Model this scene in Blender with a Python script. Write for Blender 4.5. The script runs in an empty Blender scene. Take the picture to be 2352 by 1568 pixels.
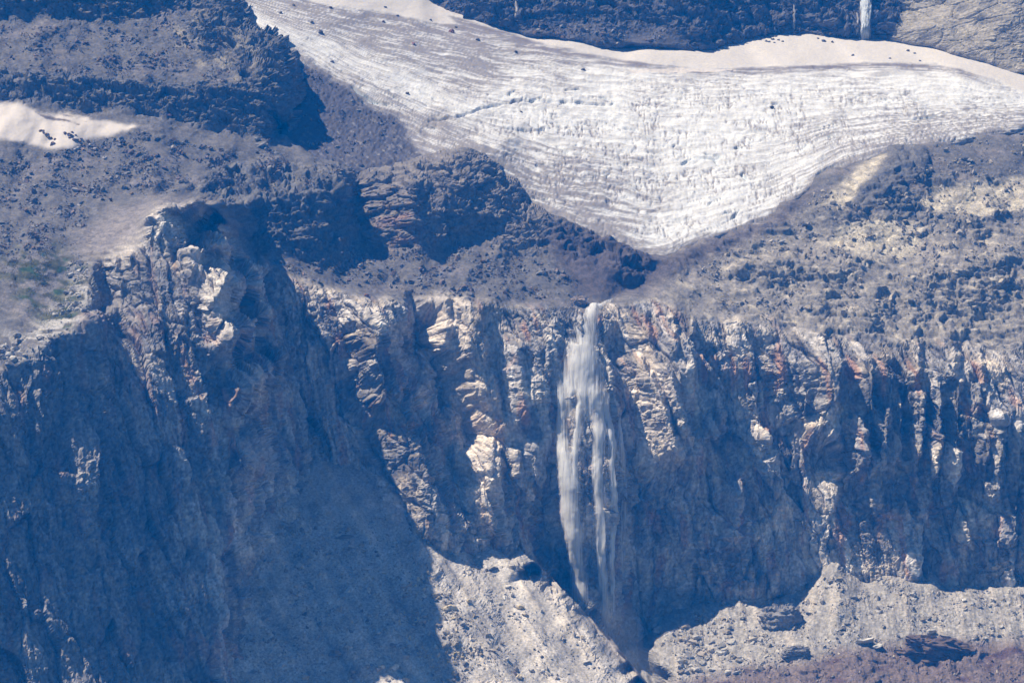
import bpy, bmesh, math, random
import numpy as np
from mathutils import Vector
from mathutils.geometry import delaunay_2d_cdt

SC = bpy.context.scene
COL = SC.collection
random.seed(7)
RNG = np.random.default_rng(11)

# ------------------------------------------------------------------ camera, sky, sun, exposure
DIST = 2000.0            # camera to the plane of the waterfall, metres
WID = 500.0              # width of the view at that plane
cam = bpy.data.cameras.new('camera')
cam.sensor_width = 36.0
cam.lens = 36.0 * DIST / WID
cam.clip_start = 5.0
cam.clip_end = 9000.0
camo = bpy.data.objects.new('camera', cam)
camo.location = (0.0, -DIST, 0.0)
camo.rotation_euler = (math.radians(90), 0, 0)
COL.objects.link(camo)
SC.camera = camo

SUN = Vector((-0.60, 0.085, 1.0)).normalized()      # towards the sun: left, a little behind the cliffs
SUN_EL = math.asin(SUN.z)
world = bpy.data.worlds.new('World')
SC.world = world
world.use_nodes = True
wn = world.node_tree.nodes
sky = wn.new('ShaderNodeTexSky')
sky.sky_type = 'NISHITA'
sky.sun_disc = False
sky.sun_elevation = SUN_EL
sky.sun_rotation = math.atan2(SUN.x, SUN.y)
sky.altitude = 3000
sky.air_density = 1.0
sky.dust_density = 0.0
sky.ozone_density = 6.0
world.node_tree.links.new(sky.outputs[0], wn['Background'].inputs[0])
wn['Background'].inputs[1].default_value = 0.068

sl = bpy.data.lights.new('sun', 'SUN')
sl.energy = 5.0
sl.angle = math.radians(0.5)
sl.color = (1.0, 0.95, 0.93)
so = bpy.data.objects.new('sun', sl)
so.rotation_euler = SUN.to_track_quat('Z', 'Y').to_euler()
so.location = (-400, 100, 700)
COL.objects.link(so)

SC.view_settings.view_transform = 'Standard'
SC.view_settings.look = 'None'
SC.view_settings.exposure = 0.4
SC.view_settings.gamma = 1.0
SC.cycles.max_bounces = 4
SC.cycles.diffuse_bounces = 2
SC.cycles.glossy_bounces = 1
SC.cycles.transparent_max_bounces = 12
SC.cycles.volume_bounces = 0
SC.cycles.use_denoising = True

HAZE_DENSITY = 0.00015
HAZE_COLOR = (0.0, 0.26, 1.0)

# ------------------------------------------------------------------ helpers: survey points measured on the photograph
PXW, PXH = 2352.0, 1568.0
S = WID / PXW


def W(px, py, Y):
    """a surveyed point (position in the picture, distance behind the waterfall plane) as world metres"""
    f = (DIST + Y) / DIST
    return ((px - PXW / 2) * S * f, Y, (PXH / 2 - py) * S * f)


def PIX(X, Y, Z):
    f = DIST / (DIST + Y)
    return X * f / S + PXW / 2, PXH / 2 - Z * f / S


# ------------------------------------------------------------------ numpy noise
def hsh(ix, iy, seed):
    h = (ix.astype(np.int64) * 374761393 + iy.astype(np.int64) * 668265263 + seed * 974634777) & 0xFFFFFFFF
    h = ((h ^ (h >> 13)) * 1274126177) & 0xFFFFFFFF
    h = h ^ (h >> 16)
    return (h & 0xFFFFFF).astype(np.float32) / np.float32(16777216.0)


def perlin(x, y, seed=0):
    x = np.asarray(x, np.float32); y = np.asarray(y, np.float32)
    ix = np.floor(x); iy = np.floor(y)
    fx = x - ix; fy = y - iy
    ix = ix.astype(np.int64); iy = iy.astype(np.int64)
    ux = fx * fx * fx * (fx * (fx * 6 - 15) + 10); uy = fy * fy * fy * (fy * (fy * 6 - 15) + 10)

    def g(dx, dy):
        a = hsh(ix + dx, iy + dy, seed) * np.float32(2 * math.pi)
        return np.cos(a) * (fx - dx) + np.sin(a) * (fy - dy)
    a = g(0, 0); b = g(1, 0); c = g(0, 1); d = g(1, 1)
    return ((a + (b - a) * ux) + ((c + (d - c) * ux) - (a + (b - a) * ux)) * uy) * np.float32(1.4)


def fbm(x, y, oct=4, seed=0, gain=0.5):
    t = 0; amp = 1.0; n = 0
    for k in range(oct):
        t = t + amp * perlin(x * (2 ** k), y * (2 ** k), seed + 17 * k); n += amp; amp *= gain
    return t / n


def ridged(x, y, oct=4, seed=0):
    t = 0; amp = 1.0; n = 0
    for k in range(oct):
        t = t + amp * (1 - 2 * np.abs(perlin(x * (2 ** k), y * (2 ** k), seed + 31 * k))); n += amp; amp *= 0.5
    return t / n


def facet(x, y, seed=0, tilt=1.0):
    """broken-rock noise: every cell is one tilted plane with a height of its own; also returns cell random and edge distance"""
    x = np.asarray(x, np.float32); y = np.asarray(y, np.float32)
    ix = np.floor(x).astype(np.int64); iy = np.floor(y).astype(np.int64)
    f1 = np.full(x.shape, 9.0, np.float32); f2 = f1.copy()
    h = np.zeros(x.shape, np.float32); r = h.copy()
    for dx in (-1, 0, 1):
        for dy in (-1, 0, 1):
            cx = ix + dx; cy = iy + dy
            a = hsh(cx, cy, seed); b = hsh(cx, cy, seed + 1)
            px = x - (cx + 0.1 + 0.8 * a); py = y - (cy + 0.1 + 0.8 * b)
            d = px * px + py * py
            m = d < f1
            f2 = np.where(m, f1, np.minimum(f2, d))
            c = hsh(cx, cy, seed + 2)
            ang = hsh(cx, cy, seed + 3) * np.float32(6.2832)
            h = np.where(m, (c - 0.5) + tilt * (np.cos(ang) * px + np.sin(ang) * py), h)
            r = np.where(m, c, r)
            f1 = np.where(m, d, f1)
    return h, r, np.sqrt(f2) - np.sqrt(f1)


def sstep(a, b, x):
    t = np.clip((x - a) / (b - a), 0, 1)
    return t * t * (3 - 2 * t)


def blur(a, r):
    """three box blurs of radius r cells"""
    r = int(r)
    if r < 1:
        return a
    for _ in range(3):
        for ax in (0, 1):
            p = [(0, 0), (0, 0)]; p[ax] = (r + 1, r)
            c = np.cumsum(np.pad(a, p, mode='edge').astype(np.float64), axis=ax)
            n = a.shape[ax]
            if ax == 0:
                a = (c[2 * r + 1:2 * r + 1 + n] - c[:n]) / (2 * r + 1)
            else:
                a = (c[:, 2 * r + 1:2 * r + 1 + n] - c[:, :n]) / (2 * r + 1)
    return a.astype(np.float32)


def inside(px, py, poly):
    r = np.zeros(px.shape, bool)
    n = len(poly)
    for i in range(n):
        x0, y0 = poly[i]; x1, y1 = poly[(i + 1) % n]
        if y0 == y1:
            continue
        c = ((y0 > py) != (y1 > py))
        r ^= c & (px < (x1 - x0) * (py - y0) / (y1 - y0) + x0)
    return r


# ------------------------------------------------------------------ helpers: objects
def tag(o, label=None, cat=None, group=None, kind=None):
    for k, v in (('label', label), ('category', cat), ('group', group), ('kind', kind)):
        if v:
            o[k] = v
    return o


def mesh_obj(name, co, faces, mat, parent=None, smooth=False):
    """faces: (n,k) int array"""
    me = bpy.data.meshes.new(name)
    co = np.asarray(co, np.float32); faces = np.asarray(faces, np.int32)
    nf, k = faces.shape
    me.vertices.add(len(co)); me.vertices.foreach_set('co', co.ravel())
    me.loops.add(nf * k); me.loops.foreach_set('vertex_index', faces.ravel())
    me.polygons.add(nf)
    me.polygons.foreach_set('loop_start', np.arange(0, nf * k, k, dtype=np.int32))
    me.polygons.foreach_set('loop_total', np.full(nf, k, np.int32))
    me.polygons.foreach_set('use_smooth', np.full(nf, smooth, bool))
    me.update(calc_edges=True)
    me.materials.append(mat)
    o = bpy.data.objects.new(name, me)
    COL.objects.link(o)
    if parent:
        o.parent = parent
    return o


def color_attr(me, name, rgb):
    a = me.color_attributes.new(name, 'FLOAT_COLOR', 'POINT')
    v = np.ones((len(rgb), 4), np.float32); v[:, :3] = rgb
    a.data.foreach_set('color', v.ravel())


def float_attr(me, name, val):
    a = me.attributes.new(name, 'FLOAT', 'POINT')
    a.data.foreach_set('value', np.asarray(val, np.float32).ravel())


class NT:
    def __init__(self, name):
        self.m = bpy.data.materials.new(name); self.m.use_nodes = True
        self.t = self.m.node_tree; self.t.nodes.clear()

    def n(self, typ, **kw):
        nd = self.t.nodes.new(typ)
        for k, v in kw.items():
            if k[0] == 'i' and k[1:].isdigit():
                nd.inputs[int(k[1:])].default_value = v
            elif k in nd.inputs:
                nd.inputs[k].default_value = v
            else:
                setattr(nd, k, v)
        return nd

    def l(self, a, b):
        self.t.links.new(a, b)


def rock_material(name, rough=0.95, scale=0.7, bump=0.2, var=0.4, spec=0.15):
    """stone: surveyed stone colour, broken up by procedural grain, blotches and relief"""
    t = NT(name)
    out = t.n('ShaderNodeOutputMaterial'); b = t.n('ShaderNodeBsdfPrincipled')
    b.inputs['Roughness'].default_value = rough
    b.inputs['Specular IOR Level'].default_value = spec
    at = t.n('ShaderNodeAttribute', attribute_name='alb')
    tc = t.n('ShaderNodeTexCoord')
    n1 = t.n('ShaderNodeTexNoise'); n1.inputs['Scale'].default_value = scale; n1.inputs['Detail'].default_value = 6
    n1.inputs['Roughness'].default_value = 0.65
    t.l(tc.outputs['Object'], n1.inputs['Vector'])
    mr = t.n('ShaderNodeMapRange'); mr.inputs['From Min'].default_value = 0.3; mr.inputs['From Max'].default_value = 0.7
    mr.inputs['To Min'].default_value = 1 - var; mr.inputs['To Max'].default_value = 1 + var
    t.l(n1.outputs['Fac'], mr.inputs['Value'])
    mx = t.n('ShaderNodeVectorMath', operation='MULTIPLY')
    t.l(at.outputs['Color'], mx.inputs[0]); t.l(mr.outputs['Result'], mx.inputs[1])
    t.l(mx.outputs[0], b.inputs['Base Color'])
    n2 = t.n('ShaderNodeTexNoise'); n2.inputs['Scale'].default_value = scale * 1.3; n2.inputs['Detail'].default_value = 5
    t.l(tc.outputs['Object'], n2.inputs['Vector'])
    bp = t.n('ShaderNodeBump'); bp.inputs['Strength'].default_value = bump; bp.inputs['Distance'].default_value = 0.6
    t.l(n2.outputs['Fac'], bp.inputs['Height']); t.l(bp.outputs[0], b.inputs['Normal'])
    t.l(b.outputs[0], out.inputs['Surface'])
    return t.m


def plain_rock(name, col, var=0.35, scale=0.8):
    """stone of one colour with procedural grain, for boulders"""
    t = NT(name)
    out = t.n('ShaderNodeOutputMaterial'); b = t.n('ShaderNodeBsdfPrincipled')
    b.inputs['Roughness'].default_value = 0.93; b.inputs['Specular IOR Level'].default_value = 0.15
    tc = t.n('ShaderNodeTexCoord'); oi = t.n('ShaderNodeObjectInfo')
    n1 = t.n('ShaderNodeTexNoise'); n1.inputs['Scale'].default_value = scale; n1.inputs['Detail'].default_value = 6
    t.l(tc.outputs['Object'], n1.inputs['Vector'])
    mr = t.n('ShaderNodeMapRange'); mr.inputs['From Min'].default_value = 0.3; mr.inputs['From Max'].default_value = 0.7
    mr.inputs['To Min'].default_value = 1 - var; mr.inputs['To Max'].default_value = 1 + var
    t.l(n1.outputs['Fac'], mr.inputs['Value'])
    m2 = t.n('ShaderNodeMapRange'); m2.inputs['To Min'].default_value = 0.75; m2.inputs['To Max'].default_value = 1.25
    t.l(oi.outputs['Random'], m2.inputs['Value'])
    mm = t.n('ShaderNodeMath', operation='MULTIPLY'); t.l(mr.outputs[0], mm.inputs[0]); t.l(m2.outputs[0], mm.inputs[1])
    mx = t.n('ShaderNodeVectorMath', operation='MULTIPLY'); mx.inputs[0].default_value = col
    t.l(mm.outputs[0], mx.inputs[1]); t.l(mx.outputs[0], b.inputs['Base Color'])
    bp = t.n('ShaderNodeBump'); bp.inputs['Strength'].default_value = 0.4; bp.inputs['Distance'].default_value = 0.3
    t.l(n1.outputs['Fac'], bp.inputs['Height']); t.l(bp.outputs[0], b.inputs['Normal'])
    t.l(b.outputs[0], out.inputs['Surface'])
    return t.m


M_ROCK = rock_material('weathered_rock')
M_SCREE = rock_material('scree', scale=0.9, var=0.45, bump=0.3)
M_SNOW = rock_material('old_snow', rough=0.85, scale=0.5, var=0.07, bump=0.15, spec=0.2)
M_ICE = rock_material('glacier_ice', rough=0.8, scale=0.6, var=0.12, bump=0.2, spec=0.2)

# ------------------------------------------------------------------ survey sheets (triangulated break lines)


class Sheet:
    def __init__(self, x0, x1, z0, z1, step):
        self.step = step
        self.xs = np.arange(x0, x1 + step / 2, step, dtype=np.float32)
        self.zs = np.arange(z0, z1 + step / 2, step, dtype=np.float32)
        self.X, self.Z = np.meshgrid(self.xs, self.zs)          # rows: z
        self.pts = []; self.edges = []

    def line(self, pts, join=True):
        i0 = len(self.pts)
        self.pts += [W(*p) for p in pts]
        if join:
            self.edges += [(i0 + k, i0 + k + 1) for k in range(len(pts) - 1)]

    def row(self, py, xy):
        self.line([(x, py, y) for x, y in xy], True)

    def solve(self):
        P = self.pts
        co, ed, fa, ov, oe, of = delaunay_2d_cdt([Vector((p[0], p[2])) for p in P], self.edges, [], 0, 1e-4)
        co = np.array([(c[0], c[1]) for c in co]); Yv = np.zeros(len(co))
        for i, src in enumerate(ov):
            if src:
                Yv[i] = P[src[0]][1]
        # crossings of break lines take the inverse-distance mean of the nearest surveyed points
        PP = np.array([(p[0], p[2]) for p in P]); PY = np.array([p[1] for p in P])
        for i, src in enumerate(ov):
            if not src:
                d = np.hypot(PP[:, 0] - co[i, 0], PP[:, 1] - co[i, 1]); k = np.argsort(d)[:4]
                w = 1 / (d[k] + 0.1); Yv[i] = (PY[k] * w).sum() / w.sum()
        Y = np.full(self.X.shape, np.nan, np.float32)
        x0, z0, st = self.xs[0], self.zs[0], self.step
        for f in fa:
            a, b, c = f[:3]
            (ax, az), (bx, bz), (cx, cz) = co[a], co[b], co[c]
            det = (bx - ax) * (cz - az) - (cx - ax) * (bz - az)
            if abs(det) < 1e-9:
                continue
            i0 = max(0, int((min(ax, bx, cx) - x0) / st)); i1 = min(len(self.xs), int((max(ax, bx, cx) - x0) / st) + 2)
            j0 = max(0, int((min(az, bz, cz) - z0) / st)); j1 = min(len(self.zs), int((max(az, bz, cz) - z0) / st) + 2)
            if i0 >= i1 or j0 >= j1:
                continue
            X = self.X[j0:j1, i0:i1]; Z = self.Z[j0:j1, i0:i1]
            u = ((X - ax) * (cz - az) - (cx - ax) * (Z - az)) / det
            v = ((bx - ax) * (Z - az) - (X - ax) * (bz - az)) / det
            m = (u >= -1e-4) & (v >= -1e-4) & (u + v <= 1.0001)
            sub = Y[j0:j1, i0:i1]
            sub[m] = (Yv[a] + u * (Yv[b] - Yv[a]) + v * (Yv[c] - Yv[a]))[m]
        self.valid = ~np.isnan(Y)
        self.Y = self.fill(Y)
        return self

    @staticmethod
    def fill(Y):
        """carry the nearest surveyed value outwards past the rim of the survey"""
        Y = Y.copy()
        for ax in (0, 1):
            A = Y if ax == 0 else Y.T
            for rev in (False, True):
                B = A[::-1] if rev else A
                idx = np.where(np.isnan(B), -1, np.arange(B.shape[0])[:, None])
                np.maximum.accumulate(idx, axis=0, out=idx)
                cols = np.broadcast_to(np.arange(B.shape[1]), B.shape)
                g = np.where(idx >= 0, B[np.maximum(idx, 0), cols], np.nan)
                m = np.isnan(B) & ~np.isnan(g)
                B[m] = g[m]
        return Y

    def warp(self, amp1=3.0, s1=16.0, amp2=1.0, s2=4.5, seed=3):
        """nudge the break lines so that they wander as eroded edges do"""
        wx = amp1 * fbm(self.X / s1, self.Z / s1, 2, seed) + amp2 * fbm(self.X / s2, self.Z / s2, 2, seed + 5)
        wz = amp1 * fbm(self.X / s1, self.Z / s1, 2, seed + 9) + amp2 * fbm(self.X / s2, self.Z / s2, 2, seed + 13)
        self.Y = self.sample(self.Y, self.X + wx, self.Z + wz)

    def sample(self, A, X, Z):
        fx = np.clip((X - self.xs[0]) / self.step, 0, len(self.xs) - 1.001); fz = np.clip((Z - self.zs[0]) / self.step, 0, len(self.zs) - 1.001)
        i = fx.astype(int); j = fz.astype(int); u = fx - i; v = fz - j
        return (A[j, i] * (1 - u) * (1 - v) + A[j, i + 1] * u * (1 - v) + A[j + 1, i] * (1 - u) * v + A[j + 1, i + 1] * u * v).astype(np.float32)

    def pix(self):
        self.px, self.py = PIX(self.X, self.Y, self.Z)

    def normals(self, Y):
        gz, gx = np.gradient(Y, self.step)
        n = np.stack([gx, -np.ones_like(Y), gz], -1)     # faces the camera side (-Y)
        return n / np.linalg.norm(n, axis=-1, keepdims=True)

    def displace(self, d, r=3):
        n = self.normals(blur(self.Y, r))
        self.P = np.stack([self.X, self.Y, self.Z], -1) + n * d[..., None]

    def mask(self, poly, soft=6, wob=10.0, seed=1):
        """how much a vertex belongs to the surveyed outline (ragged, soft border)"""
        s = 9.0
        qx = self.px + wob * self._w(seed, s); qy = self.py + wob * self._w(seed + 50, s)
        m = inside(qx, qy, poly).astype(np.float32)
        return blur(m, soft) if soft else m

    _cache = None

    def _w(self, seed, s):
        if self._cache is None:
            self._cache = {}
        k = seed % 2 + (100 if seed >= 50 else 0)
        if k not in self._cache:
            self._cache[k] = fbm(self.X / s, self.Z / s, 4, 900 + k, 0.6)
        return self._cache[k]

    def piece(self, name, sel, mat, alb, smooth=False, extra=None):
        """one mesh object from the cells where sel (cell mask) holds"""
        nz, nx = self.X.shape
        j, i = np.nonzero(sel)
        if len(j) == 0:
            return None
        a = j * nx + i
        f = np.stack([a, a + 1, a + nx + 1, a + nx], -1)
        used = np.unique(f)
        remap = np.zeros(nz * nx, np.int32); remap[used] = np.arange(len(used))
        o = mesh_obj(name, self.P.reshape(-1, 3)[used], remap[f], mat, smooth=smooth)
        color_attr(o.data, 'alb', alb.reshape(-1, 3)[used])
        for k, v in (extra or {}).items():
            float_attr(o.data, k, v.reshape(-1)[used])
        return o


def cells(v):
    return v[:-1, :-1] & v[1:, :-1] & v[:-1, 1:] & v[1:, 1:]


def cellmax(v):
    return np.maximum(np.maximum(v[:-1, :-1], v[1:, :-1]), np.maximum(v[:-1, 1:], v[1:, 1:]))


def cellavg(v):
    return 0.25 * (v[:-1, :-1] + v[1:, :-1] + v[:-1, 1:] + v[1:, 1:])


def mixc(a, b, t):
    return a + (np.asarray(b, np.float32) - a) * t[..., None]


#@@TERRAIN
# ================================================================== GLACIER AND SNOWFIELD: the base surface
gl = Sheet(-220, 322, 30, 225, 0.55)
GL = [(1530, 592, 71), (1480, 583, 75), (1400, 548, 85), (1300, 508, 98), (1250, 483, 108), (1200, 448, 118), (1150, 403, 130),
      (1120, 368, 140), (1060, 352, 142), (1000, 358, 134), (900, 385, 116), (830, 392, 112), (760, 378, 116), (700, 348, 128), (640, 322, 138),
      (690, 250, 172), (680, 180, 210), (640, 100, 250), (575, 40, 285), (520, -10, 315), (470, -90, 370),
      (800, 300, 158), (800, 200, 213), (800, 100, 272), (800, 0, 328), (960, 0, 352), (1000, 200, 238), (1000, 100, 292), (1000, 300, 178),
      (1200, 380, 155), (1200, 300, 195), (1200, 200, 247), (1200, 112, 300), (1400, 450, 135), (1400, 350, 183), (1400, 250, 232), (1400, 150, 285),
      (1530, 500, 118), (1530, 400, 166), (1530, 300, 212), (1530, 200, 260), (1500, 150, 287), (1600, 556, 90), (1700, 528, 104), (1760, 510, 114),
      (1850, 440, 142), (1900, 405, 154), (1980, 370, 168), (2050, 348, 178), (2200, 322, 191), (2352, 292, 208), (2480, 266, 218),
      (1800, 400, 168), (1800, 300, 212), (1800, 200, 262), (1800, 152, 288), (2000, 300, 208), (2000, 200, 262), (2000, 150, 290),
      (2200, 250, 232), (2200, 200, 258), (2200, 157, 285), (2352, 250, 238), (2352, 213, 260), (2480, 240, 248), (2480, 215, 264),
      (1480, 116, 310), (1600, 119, 314), (1700, 92, 343), (1790, 77, 356), (1900, 84, 354), (2000, 91, 351), (2060, 97, 348), (2200, 128, 315),
      (2352, 172, 288), (2480, 202, 278), (1300, 95, 315), (1100, 55, 335), (1000, 22, 350)]
gl.line(GL, False)
gl.line([(800, -90, 385), (1000, -60, 395), (1250, 60, 360), (1480, 90, 350), (1700, 60, 385), (1900, 50, 395), (2050, 65, 390), (2200, 90, 355), (2352, 130, 330), (2480, 165, 320)], False)
GB = []
for (x, y, d) in GL:
    if (x, y) in ((1530, 592), (1480, 583), (1400, 548), (1300, 508), (1250, 483), (1200, 448), (1150, 403), (1120, 368), (1060, 352), (1000, 358), (900, 385), (830, 392), (760, 378), (700, 348), (1600, 556), (1700, 528), (1760, 510), (1850, 440), (1900, 405), (1980, 370), (2050, 348), (2200, 322), (2352, 292), (2480, 266)):
        GB.append((x, y + 34, d + 5))
gl.line(GB, False)
gl.line([(560, 300, 200), (560, 200, 250), (540, 100, 300), (440, -10, 350)], False)
gl.solve()
gl.Y = blur(gl.Y, 4)
gl.pix()
GLX, GLY = gl.px, gl.py


def glacier_Y(X, Z):
    return gl.sample(gl.Y, X, Z)


# ================================================================== ROCK: the base surface of the whole mountainside
mn = Sheet(-312, 326, -176, 204, 0.5)
L = mn.line
# top left: cliff above the upper scree, scree, dark rock band
L([(-120, -90, 222), (200, -90, 222), (400, -90, 226), (450, -90, 245)])
L([(-120, -20, 212), (60, -20, 212), (250, -20, 211), (400, -20, 214)])
L([(-120, 48, 205), (60, 42, 206), (130, 40, 206), (250, 50, 203), (340, 42, 203), (440, 28, 207)])
L([(-120, 120, 168), (100, 110, 172), (300, 104, 175), (450, 90, 180), (520, 62, 192)], False)
L([(-120, 168, 146), (30, 165, 146), (100, 172, 144), (180, 180, 140), (250, 187, 143), (320, 195, 136), (380, 202, 139), (480, 200, 134)])
L([(-120, 218, 130), (50, 216, 128), (120, 236, 125), (250, 252, 127), (400, 272, 123), (500, 302, 121)])
# buttress above the glacier: lit crest, dark nose, right edge
L([(482, -20, 220), (522, 30, 205), (562, 66, 194), (598, 90, 184), (622, 108, 176), (642, 132, 166), (656, 170, 155), (664, 220, 147), (662, 270, 139), (655, 300, 134)])
L([(534, -20, 330), (576, 30, 324), (612, 66, 316), (648, 95, 308), (672, 115, 300), (692, 140, 290), (702, 180, 270), (706, 230, 240), (706, 270, 215), (700, 310, 185)])
L([(480, 130, 166), (540, 120, 166), (600, 110, 169)], False)
L([(500, 195, 134), (545, 188, 134), (600, 168, 141), (645, 150, 152)])
L([(525, 302, 121), (600, 314, 119), (655, 310, 122), (700, 325, 130)])
L([(560, 245, 128), (610, 240, 130)], False)
# plain with the snow patch, hump, scree
L([(-120, 232, 131), (0, 236, 130), (150, 258, 125), (320, 288, 114), (420, 300, 112)], False)
L([(-120, 312, 92), (0, 316, 92), (100, 341, 85), (200, 320, 92), (320, 288, 108)], False)
L([(350, 292, 105), (400, 306, 104), (460, 330, 100)], False)
L([(-120, 400, 60), (50, 400, 61), (200, 380, 70), (350, 378, 71), (480, 350, 92), (600, 340, 110), (700, 352, 118), (760, 382, 110), (820, 398, 102)], False)
L([(640, 330, 126), (700, 352, 122), (760, 384, 112), (830, 398, 106)])
L([(655, 312, 195), (715, 335, 190), (770, 365, 180), (840, 380, 175)])
L([(-120, 500, 8), (60, 482, 18), (200, 462, 27), (280, 448, 33), (390, 444, 40), (450, 450, 45)], False)
# dark crag left of the knoll
L([(480, 400, 72), (560, 402, 76), (650, 405, 80), (720, 402, 84), (775, 400, 88)], False)
L([(500, 468, 56), (545, 462, 56), (600, 458, 57), (660, 450, 57), (720, 445, 60), (770, 430, 66)])
L([(508, 498, 46), (560, 545, 44), (640, 577, 42), (720, 592, 42), (768, 572, 50), (792, 546, 60)])
L([(790, 470, 88), (800, 520, 80)], False)
# knoll
L([(838, 398, 104), (900, 379, 106), (960, 367, 108), (1010, 355, 112), (1060, 352, 113), (1095, 356, 113), (1120, 374, 112), (1160, 414, 110), (1200, 452, 106), (1240, 480, 101), (1262, 494, 97)])
L([(845, 378, 190), (900, 360, 215), (960, 345, 225), (1010, 334, 228), (1060, 330, 230), (1100, 334, 228), (1135, 352, 215), (1180, 395, 190), (1222, 435, 170), (1258, 465, 150), (1285, 482, 140)])
L([(815, 440, 104), (860, 440, 92), (900, 425, 86), (955, 420, 80), (985, 410, 93), (1030, 405, 92), (1075, 410, 94), (1110, 430, 97), (1150, 460, 96), (1200, 500, 92), (1240, 515, 90)], False)
L([(822, 500, 96), (875, 500, 80), (945, 495, 65), (980, 490, 76), (1050, 490, 78), (1100, 490, 86)], False)
L([(830, 562, 82), (900, 562, 70), (960, 564, 64), (1050, 553, 79), (1105, 547, 84), (1150, 560, 81), (1185, 590, 74), (1240, 598, 70), (1262, 575, 80)])
L([(1115, 520, 90), (1150, 520, 88), (1190, 545, 82)], False)
# ice-cored moraine under the snout, gully to the lip
L([(1262, 497, 97), (1300, 512, 94), (1400, 552, 82), (1480, 588, 72), (1530, 597, 68)])
L([(1300, 488, 135), (1400, 525, 122), (1480, 562, 112), (1530, 565, 112)])
L([(1290, 555, 84), (1340, 560, 82), (1400, 585, 75), (1450, 600, 70)], False)
L([(1512, 616, 68), (1482, 645, 62), (1440, 668, 50), (1400, 692, 36), (1372, 705, 25)])
L([(1560, 612, 62), (1520, 650, 52), (1470, 680, 38), (1420, 700, 27)])
L([(1300, 600, 70), (1360, 605, 64), (1410, 620, 56), (1440, 635, 52), (1380, 655, 44), (1340, 660, 46)], False)
L([(1450, 610, 69), (1490, 608, 66)], False)
# bench under the knoll, its mound
L([(560, 560, 40), (600, 575, 40), (640, 595, 37), (720, 620, 36)], False)
L([(800, 610, 54), (900, 620, 54), (1000, 625, 52), (1060, 608, 54), (1150, 620, 52), (1250, 640, 46), (1310, 680, 30), (860, 650, 36), (960, 650, 40), (1100, 660, 34), (1200, 668, 32)], False)
# back wall
L([(930, -90, 405), (1250, -90, 372), (1600, -90, 366), (1800, -90, 388), (2000, -90, 384), (2130, -90, 368)])
L([(930, -15, 368), (1000, 18, 352), (1100, 50, 338), (1250, 86, 321), (1400, 104, 313), (1480, 110, 311), (1600, 115, 315), (1650, 104, 326), (1720, 86, 344), (1790, 74, 356), (1900, 82, 354), (2000, 89, 351), (2050, 94, 348)])
L([(930, 20, 400), (1000, 50, 385), (1100, 80, 372), (1250, 115, 350), (1400, 130, 340), (1600, 140, 345), (1720, 115, 375), (1790, 105, 385), (1900, 112, 380), (2000, 118, 378), (2060, 122, 372)])
L([(1200, 52, 331), (1250, 50, 331), (1400, 46, 331), (1500, 56, 327), (1560, 62, 323)])
L([(1200, 30, 336), (1350, 20, 336), (1500, 28, 332)])
L([(1150, -20, 352), (1400, -25, 350), (1600, -10, 342), (1750, 10, 364), (1850, 5, 372), (2050, 10, 366)], False)
L([(1600, 62, 319), (1700, 60, 350), (1790, 40, 360), (1920, 50, 350), (1975, 40, 358), (2010, 40, 356), (1840, 50, 362)], False)
# pale dome
L([(2050, 94, 348), (2080, 70, 345), (2130, 40, 343), (2180, 0, 341), (2230, -90, 340)])
L([(2150, 60, 328), (2250, 30, 313), (2352, 0, 300), (2480, -90, 292), (2200, 112, 312), (2270, 100, 305), (2352, 100, 293), (2480, 100, 282), (2300, 60, 300), (2230, 75, 318)], False)
L([(2062, 98, 345), (2150, 113, 328), (2250, 154, 303), (2300, 165, 295), (2352, 170, 286), (2480, 198, 270)])
L([(2080, 125, 372), (2150, 140, 352), (2250, 180, 330), (2352, 195, 312), (2480, 220, 300)])
# ground hidden beneath the ice
for (px, py, y) in GL:
    if 150 < py < 470 and 760 < px < 2300 and y < 300:
        if (px, py) in ((1200, 448), (1150, 403), (1120, 368), (1060, 352), (1000, 358), (900, 385), (830, 392), (760, 378), (1850, 440), (1900, 405), (1980, 370), (2050, 348), (2200, 322)):
            continue
        L([(px, py, y + 45)], False)
# right shoulder: edge of the ice, slabs, crags
L([(1530, 594, 69), (1600, 556, 87), (1700, 528, 101), (1760, 509, 111), (1850, 439, 138), (1900, 403, 150), (1980, 368, 164), (2050, 347, 174), (2130, 336, 178), (2200, 330, 183), (2352, 308, 198), (2480, 284, 208)])
L([(1560, 545, 135), (1640, 520, 145), (1760, 480, 160), (1850, 412, 185), (1900, 378, 195), (1980, 345, 208), (2050, 322, 218), (2200, 312, 228), (2352, 282, 245), (2480, 258, 255)])
L([(1600, 620, 66), (1700, 590, 80), (1800, 520, 104), (1850, 480, 122), (1640, 580, 80)], False)
L([(1900, 470, 112), (1935, 425, 132), (1965, 395, 145), (2005, 362, 160)])
L([(2050, 354, 166), (2090, 350, 168), (2118, 350, 168)])
L([(1985, 420, 130), (2040, 390, 142), (2090, 375, 148), (2120, 380, 146)])
L([(1960, 470, 112), (2000, 468, 113), (2060, 446, 122), (2115, 428, 130), (2135, 400, 148), (2134, 360, 168)])
L([(2352, 340, 178), (2200, 380, 158), (2300, 400, 150), (2352, 430, 142), (2150, 480, 117), (2300, 500, 116), (2480, 450, 138), (2352, 540, 100), (2220, 440, 132), (2110, 470, 119)], False)
L([(1800, 570, 86), (1900, 560, 94), (2000, 560, 92), (2100, 560, 92), (2240, 575, 88), (2352, 620, 76), (2480, 620, 76)], False)
L([(1660, 622, 68), (1690, 610, 66), (1750, 605, 67), (1850, 602, 70), (1950, 610, 70), (2000, 600, 76)])
L([(1670, 648, 62), (1700, 655, 58), (1780, 662, 56), (1900, 652, 60), (1980, 640, 64)])
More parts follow.
